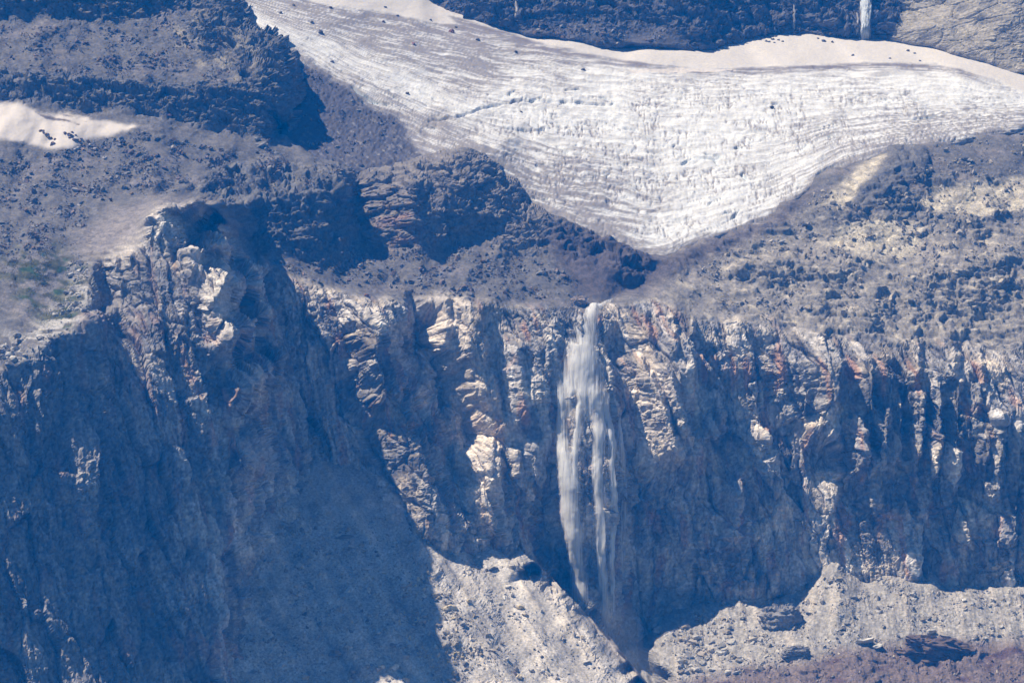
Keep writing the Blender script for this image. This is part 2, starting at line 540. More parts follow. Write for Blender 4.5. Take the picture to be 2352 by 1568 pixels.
L([(2120, 620, 70), (2190, 600, 70), (2260, 590, 74), (2310, 600, 76)])
L([(2120, 690, 52), (2180, 730, 44), (2260, 735, 42), (2320, 715, 46), (2340, 670, 60)])
L([(2230, 650, 58), (2290, 640, 62)], False)
L([(1560, 660, 48), (1700, 692, 44), (1850, 700, 42), (2000, 700, 43), (2100, 725, 40), (2400, 720, 44)], False)
# rims
L([(1398, 702, 25), (1450, 688, 29), (1500, 692, 27), (1560, 722, 20), (1640, 728, 22), (1700, 748, 18), (1800, 770, 15), (1870, 775, 10), (1950, 800, 10), (2030, 785, 16), (2100, 820, 12), (2170, 795, 17), (2250, 835, 11), (2352, 815, 16), (2480, 840, 12)])
L([(860, 690, 15), (900, 690, 22), (930, 690, 29), (950, 688, 36), (975, 688, 24), (1010, 674, 23), (1060, 690, 13), (1130, 705, 11), (1200, 700, 14), (1260, 702, 18), (1310, 706, 22), (1340, 710, 23), (1372, 708, 22)])
R = mn.row
R(800, [(1400, 15), (1430, 15), (1460, 11), (1510, 3), (1570, 1), (1600, 10), (1650, 16), (1720, 17), (1790, 14)])
R(850, [(1400, 2), (1420, 8), (1450, 7), (1500, -3), (1560, -7), (1610, 6), (1680, 12), (1780, 8), (1840, 0), (1880, -7), (1920, -8), (1960, -2), (1990, -7), (2040, -2), (2080, 4), (2160, 2), (2250, 6), (2352, 4), (2480, 4)])
R(950, [(1408, -6), (1428, 4), (1450, 4), (1500, -6), (1560, -12), (1600, 2), (1660, 10), (1780, 9), (1850, 0), (1900, -10), (1960, -4), (2000, -10), (2060, -4), (2120, 0), (2200, -4), (2300, -8), (2352, -10), (2480, -12)])
R(1050, [(1425, -17), (1448, 4), (1470, -2), (1520, -10), (1580, -14), (1640, -2), (1700, 4), (1780, 0), (1850, 2), (1900, 4), (1945, -10), (1965, -13), (2000, -8), (2060, -9), (2120, -7), (2200, -9), (2300, -10), (2480, -14)])
R(1130, [(1428, -20), (1455, 6), (1490, 1), (1540, 0), (1600, -2), (1650, -4), (1678, -12), (1710, -10), (1740, -1), (1850, 0), (1930, -4), (2000, -8), (2060, -9), (2120, -8), (2200, -9), (2300, -11), (2480, -14)])
R(1250, [(1425, -22), (1450, 6), (1500, 0), (1600, -5), (1660, -7), (1685, -13), (1715, -6), (1850, -5), (2000, -10), (2100, -13), (2200, -14), (2300, -16), (2480, -18)])
R(1350, [(1420, -22), (1455, 12), (1510, 6), (1600, -7), (1700, -11), (1780, -10), (1850, -8), (2000, -13), (2200, -17), (2352, -19), (2480, -19)])
R(1480, [(1300, -10), (1360, 6), (1450, 10), (1500, 14), (1560, 6), (1700, -2), (2000, -4), (2480, -6)])
R(1720, [(1200, -60), (1400, -40), (1500, -30), (1600, -20), (2000, -20), (2480, -20)])
R(1600, [(1380, -25), (1450, -22), (1530, -22), (1650, -8)])
R(750, [(780, 10), (820, -4), (860, -14), (882, 4), (920, 26), (952, 42), (985, 36), (1030, 18), (1075, 6), (1110, 10), (1150, 12), (1220, 8), (1270, 10), (1310, 14)])
R(800, [(852, -14), (872, -20), (895, 2), (930, 28), (962, 44), (990, 30), (1040, 12), (1080, 2), (1110, 6), (1150, 8), (1200, 2), (1255, 0), (1290, 8), (1320, 6), (1370, 4), (1398, 10)])
R(900, [(800, 10), (850, -6), (888, -18), (915, -6), (960, 16), (1008, 34), (1035, 22), (1090, 4), (1115, 0), (1150, 4), (1210, -4), (1260, -5), (1285, 2), (1330, -8), (1385, -9)])
R(1000, [(820, 8), (890, -8), (938, -20), (975, -8), (1020, 12), (1075, 26), (1100, 14), (1150, 4), (1200, -3), (1255, -8), (1278, -2), (1300, -13), (1345, -16), (1400, -16), (1418, -10)])
R(1080, [(850, 0), (920, -16), (975, -26), (1010, -12), (1040, 14), (1055, 0), (1080, -9), (1130, -10), (1160, 2), (1200, -2), (1245, -9), (1272, 0), (1296, -16), (1350, -20), (1420, -20)])
R(1150, [(860, -8), (930, -24), (1000, -33), (1030, -14), (1055, -10), (1090, -17), (1130, -15), (1180, -4), (1215, -2), (1240, 10), (1275, 2), (1298, -17), (1350, -22), (1400, -22)])
R(1230, [(900, -26), (960, -36), (1020, -34), (1060, -24), (1095, -22), (1150, -19), (1200, -10), (1228, -2), (1250, 12), (1285, 2), (1308, -18), (1400, -24)])
R(1330, [(900, -10), (1100, -18), (1180, -22), (1255, -14), (1280, 12), (1305, 4), (1330, -16), (1400, -22)])
R(1420, [(1290, -5), (1335, 2), (1370, -14), (1405, -16)])
# bowl and pinnacle
L([(500, 530, 30), (540, 550, 34), (580, 592, 30), (620, 607, 28), (700, 647, 24), (760, 666, 22), (820, 680, 17), (860, 690, 15)])
L([(235, 606, -60), (265, 592, -66), (300, 586, -74), (325, 546, -74), (340, 506, -76), (360, 481, -78), (400, 468, -80), (440, 466, -81), (475, 478, -84), (490, 490, -84), (503, 508, -74)])
L([(322, 498, -62), (350, 468, -55), (400, 457, -50), (440, 455, -46), (482, 464, -40), (515, 488, -20), (535, 515, 10)])
L([(300, 470, 0), (350, 452, 10), (400, 447, 20), (450, 448, 30)], False)
L([(200, 540, -30), (255, 530, -38), (300, 505, -46)], False)
L([(300, 640, -80), (350, 600, -84), (400, 600, -84), (440, 600, -86), (462, 560, -86), (490, 530, -90), (512, 560, -70), (548, 610, -8)], False)
R(700, [(238, -80), (280, -86), (340, -91), (400, -92), (440, -94), (462, -97), (496, -104), (528, -60), (570, -4), (640, 16), (720, 18), (790, 12), (830, 4)])
R(800, [(205, -128), (250, -113), (300, -109), (360, -107), (420, -104), (460, -104), (490, -110), (518, -110), (550, -58), (590, -8), (680, 12), (790, 8), (830, -8)])
L([(515, 655, -88), (508, 740, -94), (532, 768, -120), (518, 865, -98), (552, 900, -124), (536, 1010, -100), (556, 1050, -122)], False)
R(950, [(225, -137), (265, -131), (330, -124), (430, -115), (480, -110), (530, -106), (580, -54), (630, -10), (720, 9), (800, 10)])
R(1100, [(255, -144), (310, -137), (380, -130), (460, -122), (530, -114), (598, -60), (660, -18), (760, 0), (820, 0)])
R(1250, [(300, -150), (350, -146), (420, -139), (500, -131), (545, -113), (620, -60), (750, -25)])
R(1400, [(340, -158), (390, -153), (460, -147), (515, -141), (600, -90), (700, -70), (900, -40)])
R(1568, [(380, -170), (440, -165), (495, -158), (600, -120), (800, -90), (1000, -70)])
R(1720, [(-120, -210), (100, -200), (300, -188), (500, -172), (800, -130)])
# left foreground cliff and its green top
L([(-120, 882, -160), (0, 851, -151), (40, 838, -148), (75, 806, -144), (110, 781, -140), (140, 766, -137), (165, 752, -134), (186, 734, -130), (203, 700, -112), (209, 640, -84), (206, 602, -62), (214, 592, -52)])
L([(232, 630, -60), (240, 660, -66)], False)
R(950, [(-120, -165), (50, -158), (130, -148), (190, -139)])
R(1150, [(-120, -175), (80, -166), (180, -156), (240, -148)])
R(1350, [(-120, -185), (100, -174), (250, -162)])
R(1568, [(-120, -198), (100, -188), (300, -177)])
L([(-120, 570, -40), (0, 575, -40), (100, 560, -37), (170, 578, -42), (-120, 700, -94), (0, 700, -92), (100, 690, -88), (160, 660, -78)], False)
mn.solve()
Y0 = mn.Y.copy()
mn.warp(4.0, 17.0, 1.4, 5.0)
mn.Y = blur(mn.Y, 2)
mn.pix()
px, py = mn.px, mn.py
X, Z = mn.X + 0.45 * mn.Y, mn.Z + 0.2 * mn.Y          # noise runs on the slope itself, not on its shadow on a wall

# ---- ribs: prows of rock whose left flank catches the sun: (crest line, width of the left flank, of the right flank, how far it stands out)
def rib_add(sheet, ribs, seed=700):
    jx = 7 * fbm(sheet.X / 6, sheet.Z / 8, 3, seed) + 3 * fbm(sheet.X / 2, sheet.Z / 3, 2, seed + 4)
    tot = np.zeros_like(sheet.Y)
    for crest, wl, wr, amp in ribs:
        amp = amp * (0.65 if crest[0][0] > 1600 and crest[0][1] < 880 else 1.0)
        ys = np.array([c[1] for c in crest], float); xs = np.array([c[0] for c in crest], float)
        m = (sheet.py > ys[0] - 14) & (sheet.py < ys[-1] + 14) & (sheet.px > xs.min() - 2.2 * wl) & (sheet.px < xs.max() + 2.2 * wr)
        if not m.any():
            continue
        qx, qy = sheet.px[m] + jx[m], sheet.py[m]
        cx = np.interp(qy, ys, xs)
        t = np.where(qx < cx, 1 - (cx - qx) / wl, 1 - (qx - cx) / wr)
        t = np.clip(t, 0, 1)
        e = np.clip((qy - ys[0] + 10) / 14, 0, 1) * np.clip((ys[-1] + 12 - qy) / 40, 0, 1)
        tot[m] = np.maximum(tot[m], amp * t * e)
    return tot


RIBS = [
    ([(268, 588), (272, 640), (276, 690)], 26, 10, 6), ([(302, 584), (300, 620)], 22, 8, 5), ([(345, 500), (340, 560)], 16, 8, 4),
    ([(418, 560), (420, 600)], 14, 6, 3), ([(440, 610), (438, 650)], 16, 6, 4),
    ([(482, 478), (480, 510)], 12, 10, 4), ([(505, 510), (512, 550), (508, 600)], 30, 8, 11), ([(510, 595), (524, 640), (508, 680)], 52, 8, 17),
    ([(505, 660), (510, 700), (502, 770)], 40, 8, 16), ([(534, 745), (534, 780), (524, 815)], 28, 8, 13),
    
    ([(958, 880), (960, 930), (950, 1000)], 40, 12, 8), ([(925, 870), (915, 930)], 25, 10, 5), ([(1000, 1000), (996, 1050)], 30, 12, 5),
    
    
    
    
    ([(1030, 690), (1034, 760), (1026, 800)], 50, 10, 5), ([(1100, 700), (1110, 790), (1112, 850)], 60, 10, 6), ([(1190, 800), (1200, 900), (1214, 980)], 60, 12, 4), ([(1130, 860), (1150, 940), (1160, 1000)], 50, 12, 5),
    ([(1130, 1010), (1148, 1080), (1160, 1120)], 80, 12, 8), ([(1120, 1100), (1130, 1180), (1150, 1240)], 60, 12, 9), ([(1190, 1040), (1196, 1120)], 30, 10, 6),
    ([(1480, 720), (1490, 780), (1510, 830)], 40, 14, 6), ([(1470, 820), (1510, 900), (1540, 990), (1560, 1060)], 60, 14, 11), ([(1530, 840), (1560, 930), (1588, 1010)], 40, 12, 9),
    ([(1548, 730), (1550, 820)], 30, 10, 6), ([(1590, 740), (1588, 850), (1580, 930)], 30, 10, 7), ([(1645, 960), (1650, 1030)], 50, 12, 10),
    ([(1700, 1080), (1700, 1160), (1690, 1260)], 42, 10, 9), ([(1670, 1010), (1660, 1060)], 30, 10, 6), ([(1760, 990), (1755, 1040)], 60, 12, 7),
    ([(1848, 900), (1846, 960)], 28, 10, 6), ([(1918, 792), (1930, 850), (1912, 950)], 60, 14, 10), ([(1985, 800), (2005, 860), (2000, 950)], 46, 12, 9),
    ([(1980, 960), (1986, 1030), (1975, 1090)], 44, 10, 10), ([(2040, 940), (2030, 1030), (2020, 1110), (2010, 1180)], 30, 10, 8), ([(2075, 920), (2066, 1010), (2050, 1090)], 26, 10, 7),
    ([(2120, 900), (2112, 1020), (2095, 1130)], 34, 10, 8), ([(2160, 880), (2156, 1000), (2138, 1120), (2130, 1200)], 34, 10, 8), ([(2205, 870), (2200, 1000), (2188, 1090), (2170, 1190)], 36, 12, 8),
    ([(2100, 760), (2110, 830), (2100, 890)], 50, 14, 8), ([(2180, 770), (2190, 840), (2186, 890)], 50, 14, 8), ([(2250, 800), (2250, 900), (2240, 960)], 44, 12, 7),
    ([(2300, 960), (2296, 1040), (2290, 1150)], 34, 12, 7), ([(2340, 980), (2336, 1100), (2325, 1260)], 30, 12, 7), ([(2270, 1000), (2262, 1090)], 26, 10, 6),
    ([(1702, 1275), (1704, 1320), (1700, 1372)], 22, 8, 5), ([(1730, 1300), (1732, 1372)], 16, 6, 5), ([(1752, 1320), (1750, 1372)], 14, 6, 5), ([(1778, 1318), (1780, 1375)], 18, 8, 5), ([(1800, 1345), (1798, 1375)], 14, 8, 4), ([(2112, 1270), (2105, 1310), (2090, 1345)], 40, 12, 7),
    ([(2352, 1120), (2350, 1200), (2340, 1290)], 26, 10, 6), ([(2222, 1180), (2215, 1260)], 18, 8, 5), ([(2080, 1140), (2070, 1210)], 18, 8, 5),
    ([(1630, 820), (1640, 880)], 40, 16, 6), ([(1720, 780), (1725, 850)], 40, 16, 5), ([(1790, 800), (1800, 880)], 40, 16, 6),
]
rib_d = rib_add(mn, RIBS)
mn.Y = mn.Y - rib_d

# ---- what covers the ground where
P_SNOW = [(-60, 228), (40, 240), (95, 262), (150, 262), (215, 274), (322, 290), (300, 298), (245, 314), (205, 318), (168, 342), (100, 341), (60, 329), (0, 319), (-60, 312)]
P_CLIFF = [(-200, 900), (0, 858), (42, 842), (80, 806), (115, 782), (165, 756), (188, 735), (206, 700), (210, 640), (206, 604), (236, 606), (300, 588), (328, 546), (345, 498), (365, 482), (400, 470), (440, 468), (480, 482), (497, 500),
           (520, 540), (560, 590), (620, 612), (700, 650), (760, 668), (860, 694), (930, 694), (975, 690), (1010, 676), (1060, 690), (1200, 706), (1310, 722), (1375, 706), (1450, 704), (1500, 690), (1600, 735), (1700, 742), (1800, 757), (1880, 778), (2050, 790),
           (2200, 800), (2352, 810), (2600, 810), (2600, 1900), (-200, 1900)]
P_CRAGS = [
    [(-200, -200), (460, -200), (455, 25), (340, 44), (250, 52), (130, 42), (-200, 50)],
    [(-200, 168), (30, 165), (100, 172), (250, 187), (380, 202), (500, 195), (560, 190), (480, 130), (430, 80), (450, 20), (520, -40), (760, -40), (760, 330), (660, 310), (600, 316), (520, 304), (400, 272), (250, 252), (120, 236), (50, 218), (-200, 218)],
    [(490, 468), (440, 420), (560, 385), (700, 380), (780, 400), (835, 398), (900, 378), (1010, 350), (1100, 350), (1270, 494), (1264, 590), (1185, 592), (1105, 550), (960, 566), (830, 562), (790, 550), (768, 574), (720, 594), (640, 580), (560, 548)],
    [(900, -200), (2400, -200), (2400, 60), (2050, 98), (1790, 80), (1600, 120), (1560, 64), (1500, 56), (1250, 50), (1180, 60), (1100, 54), (930, -10)],
    [(1890, 475), (1960, 395), (2050, 340), (2125, 338), (2135, 400), (2115, 432), (2060, 450), (2000, 472)],
    [(1655, 625), (1690, 603), (1850, 596), (2000, 596), (1985, 645), (1900, 655), (1780, 664), (1690, 656)],
    [(2110, 620), (2190, 595), (2310, 590), (2350, 670), (2320, 720), (2260, 738), (2180, 732), (2110, 690)],
    [(1960, 480), (2110, 420), (2352, 400), (2352, 480), (2250, 530), (2050, 560), (1950, 530)],
    [(1262, 500), (1330, 520), (1420, 560), (1500, 596), (1490, 640), (1440, 650), (1390, 625), (1330, 600), (1270, 560)],
    [(1930, 690), (2110, 680), (2500, 700), (2500, 830), (2150, 830), (1880, 790), (1700, 745), (1720, 725)],
]
P_SLAB = [
    [(2040, 100), (2180, -200), (2600, -200), (2600, 230), (2352, 175), (2250, 158), (2150, 116)],
    [(1890, 475), (1960, 395), (2015, 360), (2045, 355), (1970, 440), (1940, 480)],
    [(2105, 470), (2160, 432), (2240, 425), (2352, 410), (2500, 400), (2500, 470), (2352, 482), (2240, 500), (2150, 490)],
    [(1930, 520), (2040, 500), (2120, 520), (2100, 590), (1990, 590), (1900, 560)],
]
P_GRASS = [[(-60, 590), (60, 575), (130, 560), (190, 590), (205, 640), (190, 700), (165, 748), (110, 770), (90, 740), (40, 700), (30, 650), (-60, 610)]]
P_PALETOP = [[(-60, 880), (-60, 770), (40, 780), (80, 740), (150, 700), (170, 640), (212, 620), (212, 700), (190, 742), (165, 758), (112, 790), (78, 812), (40, 850)]]

m_snow = mn.mask(P_SNOW, 1, 8)
m_cliff = mn.mask(P_CLIFF, 4, 14)
m_crag = np.zeros_like(X)
for k, p in enumerate(P_CRAGS):
    m_crag = np.maximum(m_crag, mn.mask(p, 4, 22, k))
m_slab = np.zeros_like(X)
for k, p in enumerate(P_SLAB):
    m_slab = np.maximum(m_slab, mn.mask(p, 2, 12, k))
m_grass = mn.mask(P_GRASS[0], 6, 30)
m_pale = mn.mask(P_PALETOP[0], 5, 25)
rgt_m = sstep(1560, 1720, px) * sstep(440, 520, py) * sstep(0.0, 0.3, fbm(X / 20, Z / 9, 3, 707) + 0.12)
m_crag = np.maximum(m_crag, 0.75 * rgt_m)
m_crag = m_crag * (1 - m_cliff) * (1 - m_slab)
m_scree = np.clip(1 - m_cliff - m_crag - m_slab, 0, 1)

# ---- relief
wx = 2.0 * fbm(X / 9, Z / 9, 3, 61); wz = 2.0 * fbm(X / 9, Z / 9, 3, 67)
lean = 0.10 * Z
bigc, rb, eb = facet((X + wx + lean) / 15, (Z + wz) / 42, 101, 1.0)
midc, rm, em = facet((X + wx + lean) / 6.0, (Z + wz) / 17, 111, 1.0)
smlc, rs, es = facet((X + wx * 0.5) / 2.4, (Z + wz * 0.5) / 5.5, 121, 1.1)
tinc, rt, et = facet(X / 1.25, Z / 2.0, 131, 1.1)
bigk, rk, ek = facet((X + wx) / 13, (Z + wz) / 9, 141, 1.2)
midk, rk2, ek2 = facet((X + wx) / 4.6, (Z + wz) / 3.2, 151, 1.2)
smlk, rk3, ek3 = facet(X / 1.9, Z / 1.4, 161, 1.2)
rg = ridged(X / 20, Z / 16, 5, 71)
fb = fbm(X / 26, Z / 26, 5, 81)
fine = fbm(X / 3.0, Z / 3.0, 4, 91)
flute = ridged((X + wx + lean) / 5.0, Z / 38, 4, 95)
ruin = sstep(-0.15, 0.35, fbm(X / 30, Z / 30, 3, 77))          # where the columns have crumbled into rubble
d_cliff = 3.4 * bigc + 1.9 * midc * (0.6 + 0.7 * ruin) + 0.8 * smlc + 0.15 * tinc + 1.2 * flute + 0.7 * fine * ruin + 1.2 * midk * ruin + 0.45 * smlk * ruin
d_crag = 3.4 * bigk + 2.0 * midk + 0.6 * smlk + 2.6 * rg + 0.5 * fine + 0.1 * tinc
d_scree = 2.0 * fb + 1.0 * midk * sstep(0.0, 0.5, fb) + 0.35 * smlk * sstep(-0.1, 0.5, fine) + 0.35 * fine + 0.1 * tinc
d_slab = 1.6 * fb + 0.6 * midk * sstep(-0.1, 0.4, fine + fb) + 0.2 * smlk + 0.4 * rg + 0.3 * fine - 0.6 * sstep(0.08, 0.0, ek)
d_snow = 0.5 * fb + 0.16 * fine + 0.10 * smlk + 0.3
d_cliff = d_cliff - 1.3 * sstep(0.10, 0.0, eb) - 0.9 * sstep(0.12, 0.0, em) - 0.4 * sstep(0.14, 0.0, es)
d_cliff = d_cliff * (0.75 + 0.25 * sstep(420, 640, px)) + 2.6 * bigc * sstep(640, 420, px)
d_crag = d_crag * (1 - 0.4 * sstep(1450, 1700, px) * sstep(200, 300, py))
kn = blur(inside(px, py, [(790, 340), (1130, 330), (1290, 490), (1270, 600), (800, 580)]).astype(np.float32), 8)
d_crag = d_crag * (0.85 - 0.3 * kn)
d_crag = d_crag - 0.9 * sstep(0.10, 0.0, ek) - 0.5 * sstep(0.12, 0.0, ek2)
# ledges: risers that lean out, treads that step back
lz = mn.Z + 3.5 * fbm(X / 22, Z / 10, 3, 717) + 0.06 * mn.X
t1 = lz / 6.5; saw1 = t1 - np.floor(t1); saw1 = np.minimum(saw1 / 0.82, (1 - saw1) / 0.18)
t2 = (lz + 1.3 * fbm(X / 6, Z / 4, 2, 727)) / 2.3; saw2 = t2 - np.floor(t2); saw2 = np.minimum(saw2 / 0.8, (1 - saw2) / 0.2)
lm = sstep(-0.25, 0.2, fbm(X / 28, Z / 16, 3, 737))
d_crag = d_crag + (2.0 * saw1 + 0.7 * saw2) * (0.35 + 0.65 * lm) * (1 - 0.4 * kn)
solid = np.zeros_like(X)
for pl in ([(965, 680), (1100, 680), (1275, 710), (1270, 1100), (1180, 1090), (1060, 960), (1000, 860)], [(1420, 700), (1560, 730), (1610, 1000), (1590, 1090), (1470, 1080), (1430, 900)], [(1860, 760), (2020, 780), (2010, 930), (1880, 940)]):
    solid = np.maximum(solid, blur(inside(px, py, pl).astype(np.float32), 8))
d_cliff = d_cliff * (1 - 0.45 * solid) * (1 - 0.15 * sstep(1400, 1700, px)) + (0.5 * saw1 + 0.22 * saw2) * lm
slot = blur(inside(px, py, [(1262, 930), (1300, 930), (1312, 1200), (1330, 1440), (1290, 1440), (1262, 1200)]).astype(np.float32), 5)
d_cliff = d_cliff * (1 - 0.75 * slot)
D = d_cliff * m_cliff + d_crag * m_crag + d_scree * m_scree + d_slab * m_slab
D = D * (1 - m_snow) + d_snow * m_snow
mn.displace(D)

# ---- stone colours, with sunlit paleness painted in on the pinnacle spires
A = np.zeros(X.shape + (3,), np.float32)
scree_c = np.array([0.116, 0.110, 0.106], np.float32)
A[:] = scree_c
blot = fbm(X / 22, Z / 14, 4, 201)
blot2 = fbm(X / 7, Z / 6, 4, 211)
A = mixc(A, (0.165, 0.15, 0.148), sstep(0.0, 0.5, blot))                        # dusty gravel
A = mixc(A, (0.10, 0.096, 0.096), sstep(0.05, 0.5, -blot))
right = sstep(1350, 1700, px) * sstep(430, 560, py)
A = mixc(A, (0.29, 0.265, 0.235), right * 0.6)                                    # tan rock of the right shoulder
A = mixc(A, (0.43, 0.39, 0.325), right * sstep(0.05, 0.4, blot2) * 0.7)
A = mixc(A, (0.125, 0.122, 0.122), m_crag * 0.8 * (1 - right))
A = mixc(A, (0.20, 0.165, 0.14), m_crag * (1 - right) * sstep(0.15, 0.5, blot) * 0.7)
A = mixc(A, (0.215, 0.19, 0.175), kn * m_crag * 0.7)
tanb = sstep(-0.05, 0.35, fbm(X / 12, Z / 9, 4, 221)) * inside(px, py, [(360, 60), (480, 20), (600, 90), (640, 110), (650, 180), (560, 200), (440, 150)])
A = mixc(A, (0.29, 0.26, 0.205), tanb * 0.7)
A = mixc(A, (0.48, 0.435, 0.355), m_slab * (0.55 + 0.45 * sstep(-0.3, 0.3, blot2)))
dome = inside(px, py, P_SLAB[0])
A = mixc(A, (0.25, 0.23, 0.20), dome * 0.75)
# cliffs: blue-grey andesite, tan on fresh breaks, rust seams
A = mixc(A, (0.20, 0.19, 0.19), m_cliff)
A = mixc(A, (0.53, 0.455, 0.37), m_cliff * sstep(-0.15, 0.3, fbm(X / 16, Z / 24, 4, 231)) * 0.8)
A = mixc(A, (0.38, 0.36, 0.345), m_cliff * sstep(0.35, 0.65, rm) * 0.5)
A = mixc(A, (0.13, 0.125, 0.13), m_cliff * sstep(0.6, 0.95, rs) * 0.45)
A = A * (1 + m_cliff * (0.55 * (rb - 0.5) + 0.55 * (rm - 0.5) + 0.3 * (rs - 0.5)))[..., None]
vs = fbm((X + 0.4 * wx + lean) / 1.7, Z / 24, 4, 235, 0.6)
A = A * np.clip(1 + m_cliff * 0.75 * vs, 0.35, 1.8)[..., None]
rust = sstep(0.12, 0.4, fbm(X / 7, Z / 26, 4, 241)) * m_cliff
A = mixc(A, (0.36, 0.20, 0.13), rust * 0.7)
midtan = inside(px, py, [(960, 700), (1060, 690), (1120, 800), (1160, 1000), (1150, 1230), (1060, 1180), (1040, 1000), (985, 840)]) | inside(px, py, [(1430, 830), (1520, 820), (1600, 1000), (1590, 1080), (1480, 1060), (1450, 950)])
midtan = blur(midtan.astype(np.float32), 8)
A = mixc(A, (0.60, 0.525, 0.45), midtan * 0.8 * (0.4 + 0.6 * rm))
lit_spire = blur(inside(px, py, [(440, 500), (520, 500), (532, 640), (535, 815), (500, 800), (470, 700), (440, 640)]).astype(np.float32), 5) + blur(inside(px, py, [(240, 590), (345, 490), (490, 470), (490, 500), (330, 560), (280, 700), (245, 690)]).astype(np.float32), 4) * 0.7
A = mixc(A, (0.56, 0.51, 0.455), np.clip(lit_spire, 0, 1) * 0.75)  # painted sunlight: paler tone where the spires and crest catch the sun
redr = blur(inside(px, py, [(870, 480), (960, 470), (1000, 560), (880, 562)]).astype(np.float32), 8)
A = mixc(A, (0.27, 0.165, 0.13), redr * 0.7 * sstep(-0.2, 0.3, blot2))
# back wall dark, left cliff dark
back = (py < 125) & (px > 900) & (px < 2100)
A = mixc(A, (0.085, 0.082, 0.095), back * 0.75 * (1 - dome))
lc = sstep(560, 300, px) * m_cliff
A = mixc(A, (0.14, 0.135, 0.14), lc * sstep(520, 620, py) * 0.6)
# green top and its pale boulders
A = mixc(A, (0.175, 0.165, 0.165), m_grass * 0.6)
veg = m_grass * sstep(-0.12, 0.12, fbm(X / 9, Z / 7, 4, 251))
A = mixc(A, (0.055, 0.058, 0.018), veg * 0.92)
A = mixc(A, (0.028, 0.06, 0.02), veg * 0.9 * sstep(0.12, 0.25, fbm(X / 6, Z / 5, 3, 255)))
veg2 = sstep(0.28, 0.4, fbm(X / 13, Z / 5, 4, 257)) * inside(px, py, [(1850, 700), (2352, 640), (2352, 760), (2250, 800), (1950, 780)])
A = mixc(A, (0.12, 0.10, 0.05), veg2 * 0.6)
A = mixc(A, (0.36, 0.345, 0.33), m_pale * sstep(0.35, 0.6, rk2) * 0.9)
gravel = blur(inside(px, py, [(150, 575), (230, 510), (330, 465), (400, 455), (470, 470), (350, 490), (310, 560), (220, 595)]).astype(np.float32), 5)
A = mixc(A, (0.235, 0.21, 0.205), gravel * 0.6)
# wet dark silt beneath the snout
silt = blur(inside(px, py, [(1262, 497), (1400, 545), (1530, 590), (1620, 545), (1760, 505), (1850, 436), (1890, 420), (1800, 520), (1640, 590), (1540, 640), (1470, 670), (1400, 680), (1340, 690), (1310, 640), (1250, 560)]).astype(np.float32), 5)
A = mixc(A, (0.07, 0.058, 0.062), silt * 0.85)
# old snow with blown dust
A = mixc(A, (0.50, 0.465, 0.445), m_snow)
sd = sstep(0.0, 0.25, fbm(X / 14, (Z + 0.35 * X) / 3.5, 4, 261)) * inside(px, py, [(60, 245), (150, 262), (215, 275), (165, 295), (120, 285)])
A = mixc(A, (0.13, 0.11, 0.105), np.maximum(sd, 0) * m_snow)
grain = 1 + 0.30 * (tinc + 0.5) * m_cliff + 0.5 * fine * (1 - m_snow) + 0.35 * (rk3 - 0.5) * (1 - m_snow)
A = A * np.clip(grain, 0.45, 1.7)[..., None]

# ---- cells: leave out what lies deep behind the ice or far outside the view
gY = glacier_Y(mn.X, mn.Z)
inr = (mn.X > gl.xs[0]) & (mn.X < gl.xs[-1]) & (mn.Z > gl.zs[0])
buried = inr & (mn.P[..., 1] > gY + 16) & inside(px, py, [(620, -300), (560, 40), (700, 100), (720, 340), (1000, 345), (1140, 355), (1290, 490), (1500, 575), (1560, 550), (1850, 420), (2050, 330), (2480, 250), (2480, 230), (2300, 180), (2060, 110), (1790, 90), (1600, 130), (1300, 100), (930, 0), (900, -300)])
far = (px < -112) | (px > 2468) | (py < -75) | (py > 1670)
ok = cells(mn.valid & ~buried & ~far)
cpx, cpy = cellavg(px), cellavg(py)
cs = cellavg(m_snow) > 0.5
left = ok.copy()


def take(name, poly, mat, label):
    global left
    sel = left & ~cs & (inside(cpx, cpy, poly) if poly else True)
    left = left & ~sel
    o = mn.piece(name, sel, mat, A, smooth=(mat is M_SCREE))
    if o:
        tag(o, label, None, None, 'structure')
    return o


o = mn.piece('snow_patch', left & cs, M_SNOW, A, smooth=True)
tag(o, 'dusty cream snow patch lying in the hollow under the upper dark rock band', None, None, 'structure')
left = left & ~cs
take('rock_dome', [(2040, 100), (2062, 85), (2130, 40), (2240, -300), (2700, -300), (2700, 260), (2352, 200), (2050, 130)], M_ROCK, 'smooth pale tan rock dome above the end of the snowfield')
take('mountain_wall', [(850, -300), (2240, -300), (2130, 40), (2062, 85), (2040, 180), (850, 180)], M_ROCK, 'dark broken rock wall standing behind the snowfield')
take('rock_buttress_hill', [(-300, -300), (850, -300), (850, 330), (700, 320), (640, 325), (500, 305), (400, 275), (250, 254), (120, 238), (-300, 222)], M_ROCK, 'upper left buttress with scree and a dark nose beside the glacier')
take('knoll_hill', [(800, 300), (1300, 300), (1300, 500), (1262, 500), (1262, 596), (1185, 592), (1105, 549), (960, 566), (830, 562), (805, 470)], M_ROCK, 'dark rounded rock knoll that the ice edge wraps around')
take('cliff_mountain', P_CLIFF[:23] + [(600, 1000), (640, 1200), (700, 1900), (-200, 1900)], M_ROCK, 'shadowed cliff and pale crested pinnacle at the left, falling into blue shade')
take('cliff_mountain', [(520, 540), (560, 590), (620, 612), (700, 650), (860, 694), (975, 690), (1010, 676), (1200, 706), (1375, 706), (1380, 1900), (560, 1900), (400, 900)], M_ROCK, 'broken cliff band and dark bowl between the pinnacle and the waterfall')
take('cliff_mountain', [(1370, 704), (1450, 704), (1500, 690), (1600, 735), (1700, 742), (1800, 757), (1880, 778), (2050, 790), (2200, 800), (2700, 810), (2700, 1900), (1370, 1900)], M_ROCK, 'long fluted cliff to the right of the waterfall')
